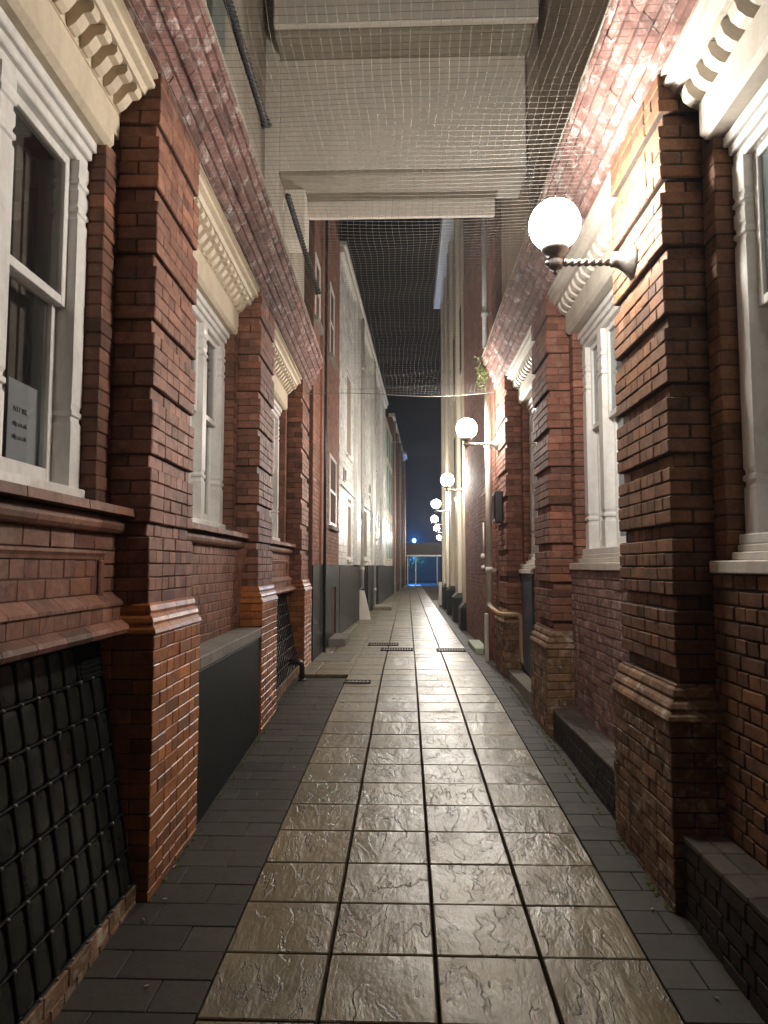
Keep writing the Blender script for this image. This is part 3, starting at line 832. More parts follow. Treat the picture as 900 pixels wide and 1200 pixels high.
# carry the facade on behind the viewer, plain
t = MB(); FL.box(t, -0.5, -0.2, -3.0, 0.42, -2.2, 2.7); nw = t.build('near_wall', M['mortL'], Lroot)
FL.face(nw, -0.19, -2.6, 0.41, -1.7, 2.6, 'brickL', depth=0.03)
FL.br.finish()

# notice behind the lower pane of the near window
wb0 = LP[1][0] - 0.155
nt_ = empty('notice', 'pale paper notice with printed lines, behind the glass of the left window', 'notice', None, (-1.2567, 0, 0), A13)
t = MB(); t.box(-0.452, -0.450, wb0 - 0.43, wb0 - 0.155, 0.43, 0.845); t.build('sheet', M['paper'], nt_)
for zt, txt in ((0.70, 'N17 8SL'), (0.635, 'nlp.co.uk'), (0.575, 'nlp.co.uk')):
    cu = bpy.data.curves.new('lettering', 'FONT'); cu.body = txt; cu.size = 0.036; cu.extrude = 0.0008; cu.align_x = 'RIGHT'
    tmp = bpy.data.objects.new('lettering', cu); COL.objects.link(tmp)
    me = bpy.data.meshes.new_from_object(tmp.evaluated_get(bpy.context.evaluated_depsgraph_get()))
    bpy.data.objects.remove(tmp); me.materials.clear(); me.materials.append(M['ink'])
    o = bpy.data.objects.new('lettering', me); COL.objects.link(o); o.parent = nt_
    o.location = (-0.4485, wb0 - 0.262, zt); o.rotation_euler = (math.radians(90), 0, math.radians(90))

# slanted cast-iron pavement lights with black glass lenses
def basement_light(y0, y1, zt, zb, nt, nb, label):
    r = empty('basement_light', label, 'basement light', 'slanted basement lights', (-1.2567, 0, 0), A13)
    slope = math.hypot(zt - zb, nb - nt); ang = math.atan2(nb - nt, zt - zb)
    hold = empty('grid', None, None, None, (nt, y0, zt), 0, r)
    hold.rotation_euler = (0, -ang, 0)
    # in the grid's frame: x out, y along, z from 0 down to -slope
    W = y1 - y0; nc = round(W / 0.135); nr = 7
    cw, chh = W / nc, slope / nr
    t = MB(); t.box(-0.05, 0.0, 0, W, -slope, 0)
    for c in range(nc + 1): t.box(0.0005, 0.016, c * cw - 0.005, c * cw + 0.005, -slope, 0, bev=0.003)
    for q in range(nr + 1): t.box(0.0008, 0.018, 0, W, -q * chh - 0.0045, -q * chh + 0.0045, bev=0.003)
    t.build('rib_frame', M['iron'], r).parent = hold
    # a lens: arched glass plate
    t = MB(); w2, h2 = cw / 2 - 0.008, chh / 2 - 0.008
    out = []
    for cx_, cz_, a0 in ((w2 - 0.03, h2 - 0.03, 0), (-w2 + 0.03, h2 - 0.03, 90), (-w2 + 0.03, -h2 + 0.03, 180), (w2 - 0.03, -h2 + 0.03, 270)):
        for dd in (0, 30, 60, 90): out.append((cx_ + 0.03 * math.cos(math.radians(a0 + dd)), cz_ + 0.03 * math.sin(math.radians(a0 + dd))))
    n = len(out)
    vs = [(0.001, a, b) for a, b in out] + [(0.007, a * 0.93, b * 0.95) for a, b in out] + [(0.009, a * 0.6, b * 0.7) for a, b in out]
    fs = [(i, (i + 1) % n, n + (i + 1) % n, n + i) for i in range(n)] + [(n + i, n + (i + 1) % n, 2 * n + (i + 1) % n, 2 * n + i) for i in range(n)] + [tuple(range(2 * n, 3 * n))]
    t.add(vs, fs); lens = t.mesh('lens', M['lens'])
    b_ = MB(); b_.lathe([(0.009, -0.012), (0.009, 0.008), (0.006, 0.013), (0.0, 0.013)], (0, 0, 0), 'x', 8); bolt = b_.mesh('bolt', M['lampmetal'])
    for c in range(nc):
        for q in range(nr):
            if q == 0 and c >= nc - 2: continue
            o = bpy.data.objects.new('lens', lens); COL.objects.link(o); o.parent = hold
            o.location = (0, (c + 0.5) * cw, -(q + 0.5) * chh)
            o.rotation_euler = (R_.uniform(-.02, .02), R_.uniform(-.03, .03), R_.uniform(-.03, .03))
    for c in range(1, nc):
        for q in range(1, nr + 1):
            o = bpy.data.objects.new('bolt', bolt); COL.objects.link(o); o.parent = hold; o.location = (0.012, c * cw, -q * chh)
    # small ventilator in the top far corner
    t = MB(); t.box(0.001, 0.012, W - 2 * cw + 0.01, W - 0.01, -chh + 0.012, -0.008, bev=0.002)
    for k in range(7):
        z = -0.02 - k * (chh - 0.035) / 6
        t.box(0.012, 0.022, W - 2 * cw + 0.02, W - 0.02, z - 0.005, z + 0.005)
    t.build('ventilator', M['iron'], hold)
    return r
basement_light(1.32, 3.58, -0.375, zf(3.5) + 0.09, -0.235, -0.030, 'black slanted basement light of small glass lenses, in the foreground below the notice window')
basement_light(7.62, 9.90, -0.375, zf(9) + 0.09, -0.235, -0.030, 'black slanted basement light mostly hidden behind the second glazed orange pier base')

# black box hatch with a concrete top
hb = empty('hatch_box', 'large black panelled hatch box with a grey concrete top, between two orange pier bases', 'hatch', None, (-1.2567, 0, 0), A13)
t = MB(); t.box(-0.17, 0.030, 4.50, 6.625, zf(4.5) - 0.05, -0.662); t.build('box', M['hatch'], hb)
t = MB()
t.box(0.0305, 0.040, 4.504, 6.62, zf(4.5) - 0.02, -0.668, bev=0.004)
t.build('front_panel', M['hatch'], hb)
t = MB(); t.box(-0.172, 0.055, 4.495, 6.63, -0.660, -0.575, bev=0.008); t.build('concrete_top', M['concrete'], hb)

# black bent pipe at the foot of the third bay
t = MB()
pz = zf(9.3)
def arc(c, r, a0, a1, n, plane):
    out = []
    for k in range(n + 1):
        a = math.radians(a0 + (a1 - a0) * k / n)
        if plane == 'xz': out.append((c[0] + r * math.cos(a), c[1], c[2] + r * math.sin(a)))
        elif plane == 'yz': out.append((c[0], c[1] + r * math.cos(a), c[2] + r * math.sin(a)))
        else: out.append((c[0] + r * math.cos(a), c[1] + r * math.sin(a), c[2]))
    return out
t.tube([(-1.62, 9.2, pz + 0.24)] + arc((-1.42, 9.2, pz + 0.17), 0.07, 90, 0, 6, 'xz') + [(-1.35, 9.2, pz - 0.03)], 0.035, 12)
t.lathe([(0.05, 0), (0.05, 0.012), (0.036, 0.02)], (-1.35, 9.2, pz), 'z', 14)
tag(t.build('bent_pipe', M['pipeK']), 'black bent pipe coming out of the wall near the paving beside an orange pier base', 'pipe')

# ---------------------------------------------------------------- right building
Rroot = empty('brick_building', 'brown brick building with rusticated piers, white sills and a globe lamp on its nearest pier', 'building', None, (1.33, 0, 0), 0.0)
FR = Facade(Rroot, True, 0.0075)
RP = [(0.30, 1.15), (3.62, 4.50), (6.68, 7.46), (9.56, 10.40)]
RT, RB = -0.615, -0.765
for k, (a, b) in enumerate(RP):
    mf = 'brickR1' if k < 2 else 'brickR'
    FR.j = 0.0075 if k < 2 else 0.006
    rusticated_pier(FR, a, b, zf(a) - 0.03, RT, RB, 2.62, 0.140, mf, mf, 'brickBase', 'brickBase', 'mortR' if k < 2 else 'mortRed', depth=0.22, pitch=0.3625, rec_d=0.032)
RS = 0.025
for k in range(3):
    a, b = RP[k][1], RP[k + 1][0]
    FR.j = 0.0075 if k == 0 else 0.006
    jm = 'brickR1' if k == 0 else 'brickR'
    jamb(FR, b - 0.14, -0.37, -0.215, RS, 2.17, jm, 'mortR')
    jamb(FR, a, -0.37, -0.215, RS, 2.17, jm, 'mortR')
    wa, wb = a + 0.15, b - 0.15
    third = (wb - wa) / 3
    if k < 2:
        window(FR, wa, wb, 0.10, 2.15, -0.30, (wa + third * 0.93, wb - third * 0.93), 'glassPale', 'blindGrey' if k == 0 else 'blindPale', mid=1.25, stops=(0.42, 1.62, 1.78))
    else:
        window(FR, wa, wb, 0.10, 2.15, -0.30, (wa + third * 0.93, wb - third * 0.93), 'glassPale', 'blindPale', mid=1.25, stops=(0.42, 1.62, 1.78))
    lintel(FR, a, b, 'creamR', z0=2.16, z1=2.36, n=-0.165); dentil_cornice(FR, a, b, 'creamR', 'plain', 2.36, 2.61)
    t = MB(); FR.box(t, -0.36, -0.175, a + 0.02, b - 0.02, RS - 0.062, RS, bev=0.006); t.build('sill', M['sill'], Rroot)
    t = MB()
    FR.box(t, -0.36, -0.235, a + 0.13, b - 0.13, RS + 0.001, RS + 0.04, bev=0.005); FR.box(t, -0.36, -0.262, a + 0.14, b - 0.14, RS + 0.041, RS + 0.075, bev=0.005)
    t.build('timber_sill', M['sill'], Rroot)
    w = MB(); FR.box(w, -0.6, -0.205, a, b, zf(a) - 0.1, RS - 0.063); bw = w.build('apron_wall', M['mortR' if k == 0 else 'mortP' if k == 1 else 'mortRed'], Rroot)
    FR.j = 0.010 if k == 0 else 0.008
    if k < 2: FR.face(bw, -0.195, a, b, zf(b) + 0.15, RS - 0.065, 'brickR1' if k == 0 else 'brickPurple', depth=0.05, jit=0.0035)
    else:
        FR.face(bw, -0.195, a, 8.62, zf(b), RS - 0.065, 'brickR', depth=0.05)
    if k < 2:
        # raised step along the wall, tiled on top
        zt = -1.285 if k == 0 else -1.295
        zb_ = zf(a) - 0.1
        t = MB(); ya, yb = a + 0.035, b - 0.06
        FR.box(t, -0.205, 0.0, ya, yb, zb_, zt - 0.03); so = t.build('step', M['mortR'], Rroot)
        y = ya
        while y < yb - 0.02:
            e = min(y + 0.215, yb)
            for (n0, n1) in ((-0.19, -0.085), (-0.082, 0.012)):
                FR.brick(so, n0, n1, y + 0.003, e - 0.003, zt - 0.028, zt, 'steptop', 't', 0.002)
            y = e
        FR.face(so, 0.010, ya, yb, zb_, zt - 0.029, 'stepbrick', depth=0.03)
t = MB(); FR.box(t, -1.5, -1.4, -3, 10.4, -2.2, 2.7); t.build('back_wall', M['dark'], Rroot)
brick_cornice(FR, -3.0, 10.45, 'cornice', 2.615)
t = MB(); FR.box(t, -0.9, -0.10, -3, 10.40, 3.1, 8.6); t.build('upper_wall', M['upperR'], Rroot)
t = MB(); FR.box(t, -0.6, -0.2, -3.0, 0.30, -2.2, 2.6); nw = t.build('near_wall', M['mortR'], Rroot)
FR.face(nw, -0.19, -2.6, 0.29, -1.7, 2.6, 'brickR1', depth=0.03)
# door in the third bay
t = MB(); FR.box(t, -0.26, -0.19, 8.66, 9.48, zf(9) + 0.12, -0.105); dr = t.build('door', M['doorBlue'], Rroot)
t = MB()
for q in range(6): FR.box(t, -0.1895, -0.178, 8.70 + q * 0.128, 8.70 + q * 0.128 + 0.118, zf(9) + 0.14, -0.12, bev=0.004)
t.build('door_board', M['doorBlue'], dr)
t = MB(); FR.box(t, -0.26, -0.150, 8.62, 9.52, -0.10, -0.042, bev=0.006); t.build('door_head', M['sill'], Rroot)
t = MB(); FR.box(t, -0.17, 0.01, 7.56, 9.48, zf(9) - 0.08, zf(9) + 0.11, bev=0.006); t.build('door_step', M['concrete'], Rroot)
FR.br.finish()

# ---------------------------------------------------------------- overhead bridge
bt = empty('overhead_bridge', 'grimy white painted bridge crossing overhead between the two buildings', 'bridge', None, (0, 7.33, 4.08))
def bb(name, x0, x1, y0, y1, z0, z1, mat='bridge', bev=0.01):
    t = MB(); t.box(x0, x1, y0 - 7.33, y1 - 7.33, z0 - 4.08, z1 - 4.08, 0, bev); return t.build(name, M[mat], bt)
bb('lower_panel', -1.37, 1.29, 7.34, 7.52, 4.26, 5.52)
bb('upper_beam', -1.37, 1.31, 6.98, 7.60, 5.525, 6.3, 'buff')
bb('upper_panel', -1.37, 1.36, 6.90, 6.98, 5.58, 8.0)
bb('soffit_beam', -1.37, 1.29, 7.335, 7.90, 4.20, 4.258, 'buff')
bb('fascia', -1.13, 1.02, 7.905, 7.98, 4.02, 4.255)
bb('side_pilaster', -1.66, -1.372, 7.30, 7.60, 3.25, 8.0)
bb('side_pilaster', 1.312, 1.44, 7.34, 7.60, 3.15, 8.0, 'upperR')
bb('corbel', -1.36, -1.13, 7.60, 7.96, 3.62, 4.196)
bb('bearer', -1.60, -1.10, 7.985, 8.3, 4.3, 6.0); bb('deck', -1.4, 1.4, 7.61, 8.6, 5.53, 5.7)

# ---------------------------------------------------------------- bird net
def build_net():
    t = MB(); cell = 0.05
    y0, y1 = 2.3, 10.35
    def xl(y): return -1.2567 - math.tan(A13) * y + 0.02
    def xr(y): return 1.315
    ph = [R_.uniform(0, 6.28) for _ in range(12)]
    def P(u, y):
        a, b = xl(y), xr(y); x = a + (b - a) * u
        s = 4 * u * (1 - u)
        z = 2.655 - 0.02 * s + 0.012 * s * math.sin(1.7 * y + ph[0]) + 0.008 * s * math.sin(6.3 * y + 5 * u + ph[1])
        if y > 8.4:
            q = (y - 8.4) / 1.95
            z += s * 0.035 * q * math.sin(11 * y + 4 * u + ph[2]) - 0.10 * q * q
        x += 0.010 * math.sin(3.1 * y + 9 * u + ph[3]) + 0.006 * math.sin(7.7 * y + ph[4] + 17 * u)
        return Vector((x, y + 0.012 * math.sin(8 * u + ph[5] + 2 * y), z))
    nu = 53; nv = int((y1 - y0) / cell)
    grid = [[P(i / nu, y0 + k * cell) for k in range(nv + 1)] for i in range(nu + 1)]
    r = 0.00095
    def strand(pts):
        k0 = len(t.v); m = len(pts)
        for i, p in enumerate(pts):
            d = (pts[min(i + 1, m - 1)] - pts[max(i - 1, 0)]).normalized()
            a = d.cross(Vector((0, 0, 1))).normalized(); b = a.cross(d)
            for q in (0.5236, 2.618, 4.712): t.v.append(tuple(p + (a * math.cos(q) + b * math.sin(q)) * r))
        for i in range(m - 1):
            for q in range(3):
                t.f.append((k0 + i * 3 + q, k0 + i * 3 + (q + 1) % 3, k0 + (i + 1) * 3 + (q + 1) % 3, k0 + (i + 1) * 3 + q)); t.mi.append(0); t.sm.append(False)
    for i in range(nu + 1): strand(grid[i])
    for k in range(nv + 1): strand([grid[i][k] for i in range(nu + 1)])
    net = t.build('bird_net', M['net'])
    tag(net, 'fine square-mesh bird net stretched over the alley between the brick cornices', 'bird net')
    e = MB(); e.tube([grid[i][nv] + Vector((0, 0, -0.003)) for i in range(nu + 1)], 0.0055, 6); e.build('edge_cord', M['net'], net)
    e = MB(); e.tube([grid[0][k] for k in range(0, nv + 1, 4)], 0.004, 5); e.build('edge_cord', M['net'], net)
    e = MB(); e.tube([grid[nu][k] for k in range(0, nv + 1, 4)], 0.004, 5); e.build('edge_cord', M['net'], net)
build_net()

def rope(pts, label):
    """two twisted strands"""
    t = MB(); n = 90
    P = [Vector(p) for p in pts]
    def at(u):
        f = u * (len(P) - 1); i = min(int(f), len(P) - 2); return P[i].lerp(P[i + 1], f - i)
    for s in range(3):
        path = []
        for k in range(n + 1):
            u = k / n; q = 2 * math.pi * (u * 11 + s / 3)
            c = at(u); rr = 0.012 + (0.012 * max(0, (u - 0.93) / 0.07) if True else 0)
            path.append(c + Vector((math.cos(q) * rr, 0, math.sin(q) * rr)))
        t.tube(path, 0.0125, 6)
    return tag(t.build('rope', M['rope']), label, 'rope', 'ropes lying on the bird net')
rope([(-0.845, 3.0, 2.69), (-0.85, 3.5, 2.686), (-0.855, 4.13, 2.69)], 'thick black rope with a frayed end, lying on the net before the bridge')
rope([(-0.86, 4.95, 2.685), (-0.865, 5.8, 2.68), (-0.87, 6.8, 2.69)], 'thick black rope lying on the net, running back below the bridge corbel')

# ---------------------------------------------------------------- globe lamps
def globe_lamp():
    """origin at the wall plate; the arm points to -x"""
    r = empty('globe_lamp', '-', 'wall lamp', 'globe lamps along the right wall')
    A = 0.455
    t = MB(); t.lathe([(0.0, 0.0), (0.098, 0.0), (0.100, -0.010), (0.090, -0.020), (0.086, -0.030), (0.060, -0.055), (0.040, -0.085), (0.031, -0.11), (0.031, -0.13), (0.024, -0.135)], (0, 0, 0), 'x', 24); t.build('wall_plate', M['lampmetal'], r)
    t = MB(); n = 120; path = []
    m = 14; vs = []
    for k in range(n + 1):      # barley-twist bar
        u = k / n
        for q in range(m):
            a = 2 * math.pi * q / m; rad = 0.0185 + 0.0045 * math.cos(2 * (a) - u * 2 * math.pi * 7)
            vs.append((-0.125 - u * 0.285, rad * math.cos(a), rad * math.sin(a)))
    t.add(vs, [(i * m + q, i * m + (q + 1) % m, (i + 1) * m + (q + 1) % m, (i + 1) * m + q) for i in range(n) for q in range(m)], 0, True)
    t.build('arm', M['lampmetal'], r)
    t = MB(); t.lathe([(0.0, -0.075), (0.012, -0.070), (0.016, -0.058), (0.010, -0.048), (0.030, -0.036), (0.042, -0.03), (0.042, 0.030), (0.03, 0.036), (0.034, 0.045), (0.060, 0.055), (0.078, 0.075), (0.080, 0.105), (0.072, 0.112), (0.0, 0.112)], (-A, 0, 0), 'z', 20)
    t.lathe([(0.0, -0.06), (0.014, -0.055), (0.018, -0.045), (0.014, -0.03)], (-A, 0, 0), 'x', 10); t.build('holder', M['lampmetal'], r)
    t = MB(); gp = []
    for k in range(17):
        a = math.radians(-90 + 180 * k / 16); gp.append((max(0.0005, 0.150 * math.cos(a)), 0.232 + 0.150 * math.sin(a)))
    t.lathe(gp, (-A, 0, 0), 'z', 28); t.build('globe', M['globe'], r)
    return r
LAMPS = [(1.335, 4.10, 1.782, 'globe lamp largest and nearest, on the rusticated brown brick pier'),
         (1.335, 10.32, 1.775, 'globe lamp second nearest, fixed beside the white downpipe'),
         (1.405, 16.62, 1.775, 'globe lamp third nearest, on the cream pilaster beyond the red brick wall'),
         (1.405, 23.1, 1.775, 'globe lamp fourth nearest, fixed high on the cream wall'),
         (1.64, 30.6, 1.775, 'globe lamp fifth nearest, third from the far end of the row'),
         (2.05, 38.0, 1.775, 'globe lamp second from the far end of the row, small in the distance'),
         (2.72, 50.5, 1.775, 'globe lamp farthest and lowest-looking in the row, above the canopy')]
l0 = globe_lamp()
def copy_tree(o, parent=None):
    c = o.copy(); COL.objects.link(c)
    if parent is not None: c.parent = parent
    for ch in list(o.children): copy_tree(ch, c)
    return c
for i, (x, y, z, lab) in enumerate(LAMPS):
    o = l0 if i == 0 else copy_tree(l0)
    o.location = (x, y, z); o['label'] = lab
    if i == 0:
        for ch in o.children:
            if ch.name.startswith('globe'): near_globe = ch

near_globe.data = near_globe.data.copy(); near_globe.data.materials[0] = M['globeNear']   # dimmed so the pier beside it burns out less

# ---------------------------------------------------------------- left, beyond the piers: plain brick house
def plain_wall(mb, x0, x1, y0, y1, z0, z1, mi=0): mb.box(x0, x1, y0, y1, z0, z1, mi)
XW = -1.45
h1 = empty('brick_house', 'plain orange-red brick house with a black painted base beside the white glazed building', 'house', None, (XW, 10.9, zf(11)))
h1.location = (0, 0, 0)
FH = Facade(h1, False, 0.006); FH.root.location = (XW, 0, 0)
t = MB(); t.box(-3, -0.01, 10.86, 15.05, -1.7, 9.2); hw = t.build('wall', M['mortL'], h1)
# brick skin, with openings left for the windows and the door
def skin(F, par, y0, y1, z0, z1, holes, mat, ch=0.0728, n=0.0):
    j = F.j; nz = round((z1 - z0) / ch)
    for k in range(nz):
        za, zb = z0 + k * ch, z0 + (k + 1) * ch
        L = 0.112 if k % 2 else 0.225
        y = y0 - (0 if k % 2 else 0.056)
        while y < y1 - 0.01:
            a, b = max(y, y0), min(y + L, y1)
            parts = [(a, b)]
            for (h0, h1_, hz0, hz1) in holes:
                if zb > hz0 + 0.02 and za < hz1 - 0.02:
                    np_ = []
                    for (p, q) in parts:
                        if q <= h0 or p >= h1_: np_.append((p, q)); continue
                        if p < h0: np_.append((p, h0))
                        if q > h1_: np_.append((h1_, q))
                    parts = np_
            for (p, q) in parts:
                if q - p > 0.02: F.brick(par, n - 0.03, n, p + j / 2, q - j / 2, za + j / 2, zb - j / 2, mat, 'f', 0.0015, 0.003)
            y += L
holes = [(13.2, 14.45, 0.76, 2.12), (10.95, 11.60, 3.95, 5.0), (13.1, 13.9, 4.0, 5.4)]
skin(FH, hw, 10.87, 15.05, 0.01, 7.0, holes, 'brickFar')
for (a, b, za, zb) in holes:
    t = MB(); f = 0.07
    t.box(-0.06, 0.012, a, a + f, za, zb, bev=0.004); t.box(-0.06, 0.012, b - f, b, za, zb, bev=0.004)
    t.box(-0.06, 0.011, a + f, b - f, zb - f, zb, bev=0.004); t.box(-0.06, 0.011, a + f, b - f, za, za + f, bev=0.004); t.box(-0.05, 0.0, a + f, b - f, (za + zb) / 2 - 0.025, (za + zb) / 2 + 0.025)
    w = t.build('window', M['white'], h1)
    t = MB(); t.box(-0.045, -0.035, a + f - .005, b - f + .005, za + f - .005, zb - f + .005); t.build('pane', M['dark'], w)
    t = MB(); t.box(-0.06, 0.07, a - 0.08, b + 0.08, za - 0.08, za - 0.002, bev=0.006); t.build('sill', M['concrete'], w)
# black dado with the dark doorway and a niche
t = MB()
t.box(-0.02, 0.014, 10.87, 13.45, -1.6, 0.008); t.box(-0.02, 0.014, 14.35, 15.05, -1.6, 0.008); t.box(-0.02, 0.014, 13.45, 14.35, -0.42, 0.008)
t.build('dado', M['dado'], h1)
t = MB(); t.box(-0.4, -0.06, 13.45, 14.35, -1.45, -0.42); t.build('doorway', M['doorShade'], h1)
t = MB(); t.box(-0.055, -0.015, 13.5, 14.3, -1.44, -0.45, bev=0.01); t.build('door', M['pipeK'], h1)
FH.br.finish(limit=0)
# shallow red brick pilaster strips
t = MB(); t.box(0.0, 0.035, 11.72, 12.0, 0.02, 9.0); t.build('pilaster', M['brickFar'], h1)
t = MB(); t.tube([(XW + 0.05, 12.05, zf(12)), (XW + 0.05, 12.05, 6.5)], 0.028, 10); tag(t.build('downpipe', M['pipeK']), 'thin dark downpipe on the plain orange-red brick house', 'downpipe')
t = MB(); t.box(XW + 0.016, XW + 0.05, 12.16, 12.30, -0.45, 0.02, bev=0.005); cd = t.build('cable_cover', M['yellow'])
tag(cd, 'narrow white and yellow vertical cable cover on the brick house at the black base', 'cable cover')
t = MB(); t.box(XW + 0.015, XW + 0.05, 12.16, 12.30, 0.022, 0.50, bev=0.005); t.build('upper_cover', M['pipeW'], cd)
t = MB(); t.box(XW + 0.02, -1.12, 12.95, 14.1, zf(13) - 0.02, zf(13) + 0.13, bev=0.012); st = t.build('doorstep', M['concrete'])
tag(st, 'thick concrete doorstep in front of the black doorway', 'step')
t = MB(); t.box(-1.43, -0.86, 10.9, 11.9, zf(11.4) - 0.02, zf(11.4) + 0.006, bev=0.003); tag(t.build('access_cover', M['concrete']), 'mossy stone access cover let into the left margin of the paving', 'access cover')

# ---------------------------------------------------------------- left: white glazed-brick building, turned a little to the right
A19 = -math.radians(1.9)
def FB(root): return Facade(root, False, 0.008)
wbld = empty('glazed_building', 'white glazed-brick building with black base and two white downpipes', 'building', None, (XW, 15.08, 0), A19)
FW = FB(wbld)
t = MB(); t.box(-3, -0.012, 0.0, 15.6, -1.7, 7.15); ww = t.build('wall', M['mortP'], wbld)
wh = [(1.3, 2.3, 2.6, 4.6), (4.9, 5.9, 2.4, 4.4), (1.5, 2.4, 0.15, 1.5), (5.3, 6.8, 0.2, 1.7), (9.6, 10.8, 1.0, 3.4)]
skin(FW, ww, 0.01, 15.6, 0.01, 7.0, wh, 'glazedWhite', ch=0.145)
FW.br.finish(limit=0)
for (a, b, za, zb) in wh:
    t = MB(); f = 0.07
    t.box(-0.1, 0.0, a, a + f, za, zb); t.box(-0.1, 0.0, b - f, b, za, zb); t.box(-0.1, -0.001, a + f, b - f, zb - f, zb); t.box(-0.1, -0.001, a + f, b - f, za, za + f)
    w = t.build('window', M['white'], wbld)
    t = MB(); t.box(-0.075, -0.065, a + f - .004, b - f + .004, za + f - .004, zb - f + .004); t.build('pane', M['greenPane'], w)
    t = MB(); t.box(-0.06, 0.06, a - 0.05, b + 0.05, za - 0.07, za - 0.002, bev=0.01); t.build('sill', M['sill'], w)
t = MB(); t.box(-0.02, 0.02, 0.0, 4.75, -1.6, 0.006); t.box(-0.02, 0.02, 6.9, 9.9, -1.6, 0.006); t.box(-0.02, 0.02, 11.2, 15.6, -1.6, 0.006); t.build('dado', M['dado'], wbld)
t = MB(); t.box(-0.02, -0.005, 4.75, 6.9, -1.6, 0.0); t.build('doorway', M['doorShade'], wbld); t = MB(); t.box(-0.02, -0.005, 9.9, 11.2, -1.6, 0.0); t.build('doorway', M['doorShade'], wbld)  # flat sheets, no recess: the doorway shade is painted
t = MB(); t.box(-0.2, 0.14, -0.02, 15.62, 7.0, 7.12, bev=0.02); t.box(-0.2, 0.09, 0, 15.6, 6.86, 6.998, bev=0.02); t.build('parapet', M['pipeW'], wbld)
for y in (2.9, 3.4, 8.0, 12.4):
    t = MB(); t.box(0.0005, 0.10, y, y + 0.35, 0.02, 6.85, bev=0.01); t.build('pilaster', M['glazedWhite'], wbld)
for (y, z, w, h) in ((0.7, 1.9, 0.3, 0.3), (3.85, 0.9, 0.22, 0.4), (7.3, 2.3, 0.3, 0.3), (11.3, 1.4, 0.3, 0.5)):
    t = MB(); t.box(0.0, 0.03, y, y + w, z, z + h, bev=0.006)
    v = t.build('vent', M['pipeG'], wbld)
    t = MB()
    for k in range(5): t.box(0.0305, 0.045, y + 0.02, y + w - 0.02, z + 0.03 + k * (h - 0.06) / 5, z + 0.03 + k * (h - 0.06) / 5 + 0.02)
    t.build('louvre', M['iron'], v)
t = MB(); t.tube([(0.03, 0.1, 1.75), (0.03, 3.0, 1.7), (0.03, 6.5, 1.74), (0.03, 12.0, 1.7)], 0.012, 6); t.build('cable', M['pipeK'], wbld)
t = MB(); t.tube([(0.09, 4.3, 1.3), (0.07, 3.6, 1.75), (0.05, 3.2, 2.3), (0.02, 3.0, 2.45)], 0.035, 8); t.build('branch_pipe', M['pipeW'], wbld); t = MB(); t.tube([(0.09, 8.55, 1.3), (0.07, 7.8, 1.7), (0.05, 7.5, 2.1), (0.02, 7.3, 2.2)], 0.035, 8); t.build('branch_pipe', M['pipeW'], wbld)
def downpipe(x, y, z0, z1, mat, label, r=0.045, root=None, shoe=True, rz=0.0, grp='downpipes'):
    d = empty('downpipe', label, 'downpipe', grp, (x, y, z0), rz)
    t = MB(); t.tube([(0, 0, 0.0), (0, 0, z1 - z0)], r, 12); t.build('pipe', M[mat], d)
    t = MB(); t.lathe([(r + 0.003, 0), (r + 0.014, 0.005), (r + 0.014, 0.075), (r + 0.003, 0.08)], (0, 0, 0), 'z', 12)
    t.box(*((-0.10, 0.0) if x < 0 else (0.0, 0.10)), -0.015, 0.015, 0.02, 0.06)
    me = t.mesh('collar', M[mat]); k = 0.5
    while k < z1 - z0:
        o = bpy.data.objects.new('collar', me); COL.objects.link(o); o.parent = d; o.location = (0, 0, k); k += 1.85
    return d
def wpt(y, n, z): 
    c, s = math.cos(A19), math.sin(A19); return (XW + n * c - y * s, 15.08 + n * s + y * c, z)
p1 = wpt(4.3, 0.09, 0); p2 = wpt(8.55, 0.09, 0)
d1 = downpipe(p1[0], p1[1], -0.62, 6.9, 'pipeW', 'white downpipe above the tall wedge-shaped block on the white glazed building')
d2 = downpipe(p2[0], p2[1], zf(23) + 0.12, 6.9, 'pipeW', 'white downpipe standing on a low stone, on the white glazed building')
t = MB(); q = wpt(4.3, 0.02, 0)
t.loft([(q[0], q[0] + 0.31, q[1] - 0.12, q[1] + 0.15, zf(20) - 0.02), (q[0], q[0] + 0.29, q[1] - 0.11, q[1] + 0.14, zf(20) + 0.07), (q[0], q[0] + 0.12, q[1] - 0.06, q[1] + 0.08, zf(20) + 0.78)])
tag(t.build('wedge_block', M['sill']), 'tall pale wedge-shaped block at the foot of a white downpipe', 'block')
t = MB(); q = wpt(8.9, 0.02, 0); t.box(q[0], q[0] + 0.62, q[1] - 0.6, q[1] + 0.9, zf(24) - 0.02, zf(24) + 0.12, bev=0.015); tag(t.build('stone_pad', M['concrete']), 'low pale stone pad below the farther white downpipe', 'stone')
# ---------------------------------------------------------------- left, farther: aqua windowed part, red brick, dark block
gb = empty('glazed_annexe', 'narrow building with tall aqua frosted windows beyond the white glazed one', 'building', None, (XW, 15.08, 0), A19)
t = MB(); t.box(-3, 0.0, 15.65, 21.2, -1.7, 6.6); t.build('wall', M['creamWall'], gb)
for (a, b) in ((15.9, 17.3), (17.5, 18.9), (19.1, 20.5)):
    for za, zb in ((0.25, 2.2), (2.4, 4.6), (4.75, 6.2)):
        t = MB(); t.box(0.001, 0.03, a, b, za, zb, bev=0.005); w = t.build('window', M['pipeW'], gb)
        t = MB(); t.box(0.031, 0.036, a + 0.08, b - 0.08, za + 0.08, zb - 0.08); t.build('pane', M['greenPane'], w)
t = MB(); t.box(0.0, 0.02, 15.65, 21.2, -1.6, 0.0); t.build('dado', M['dado'], gb)
rb = empty('brick_warehouse', 'tall red brick warehouse with pale pilaster pipes, far down the left side', 'building', None, (XW, 15.08, 0), A19)
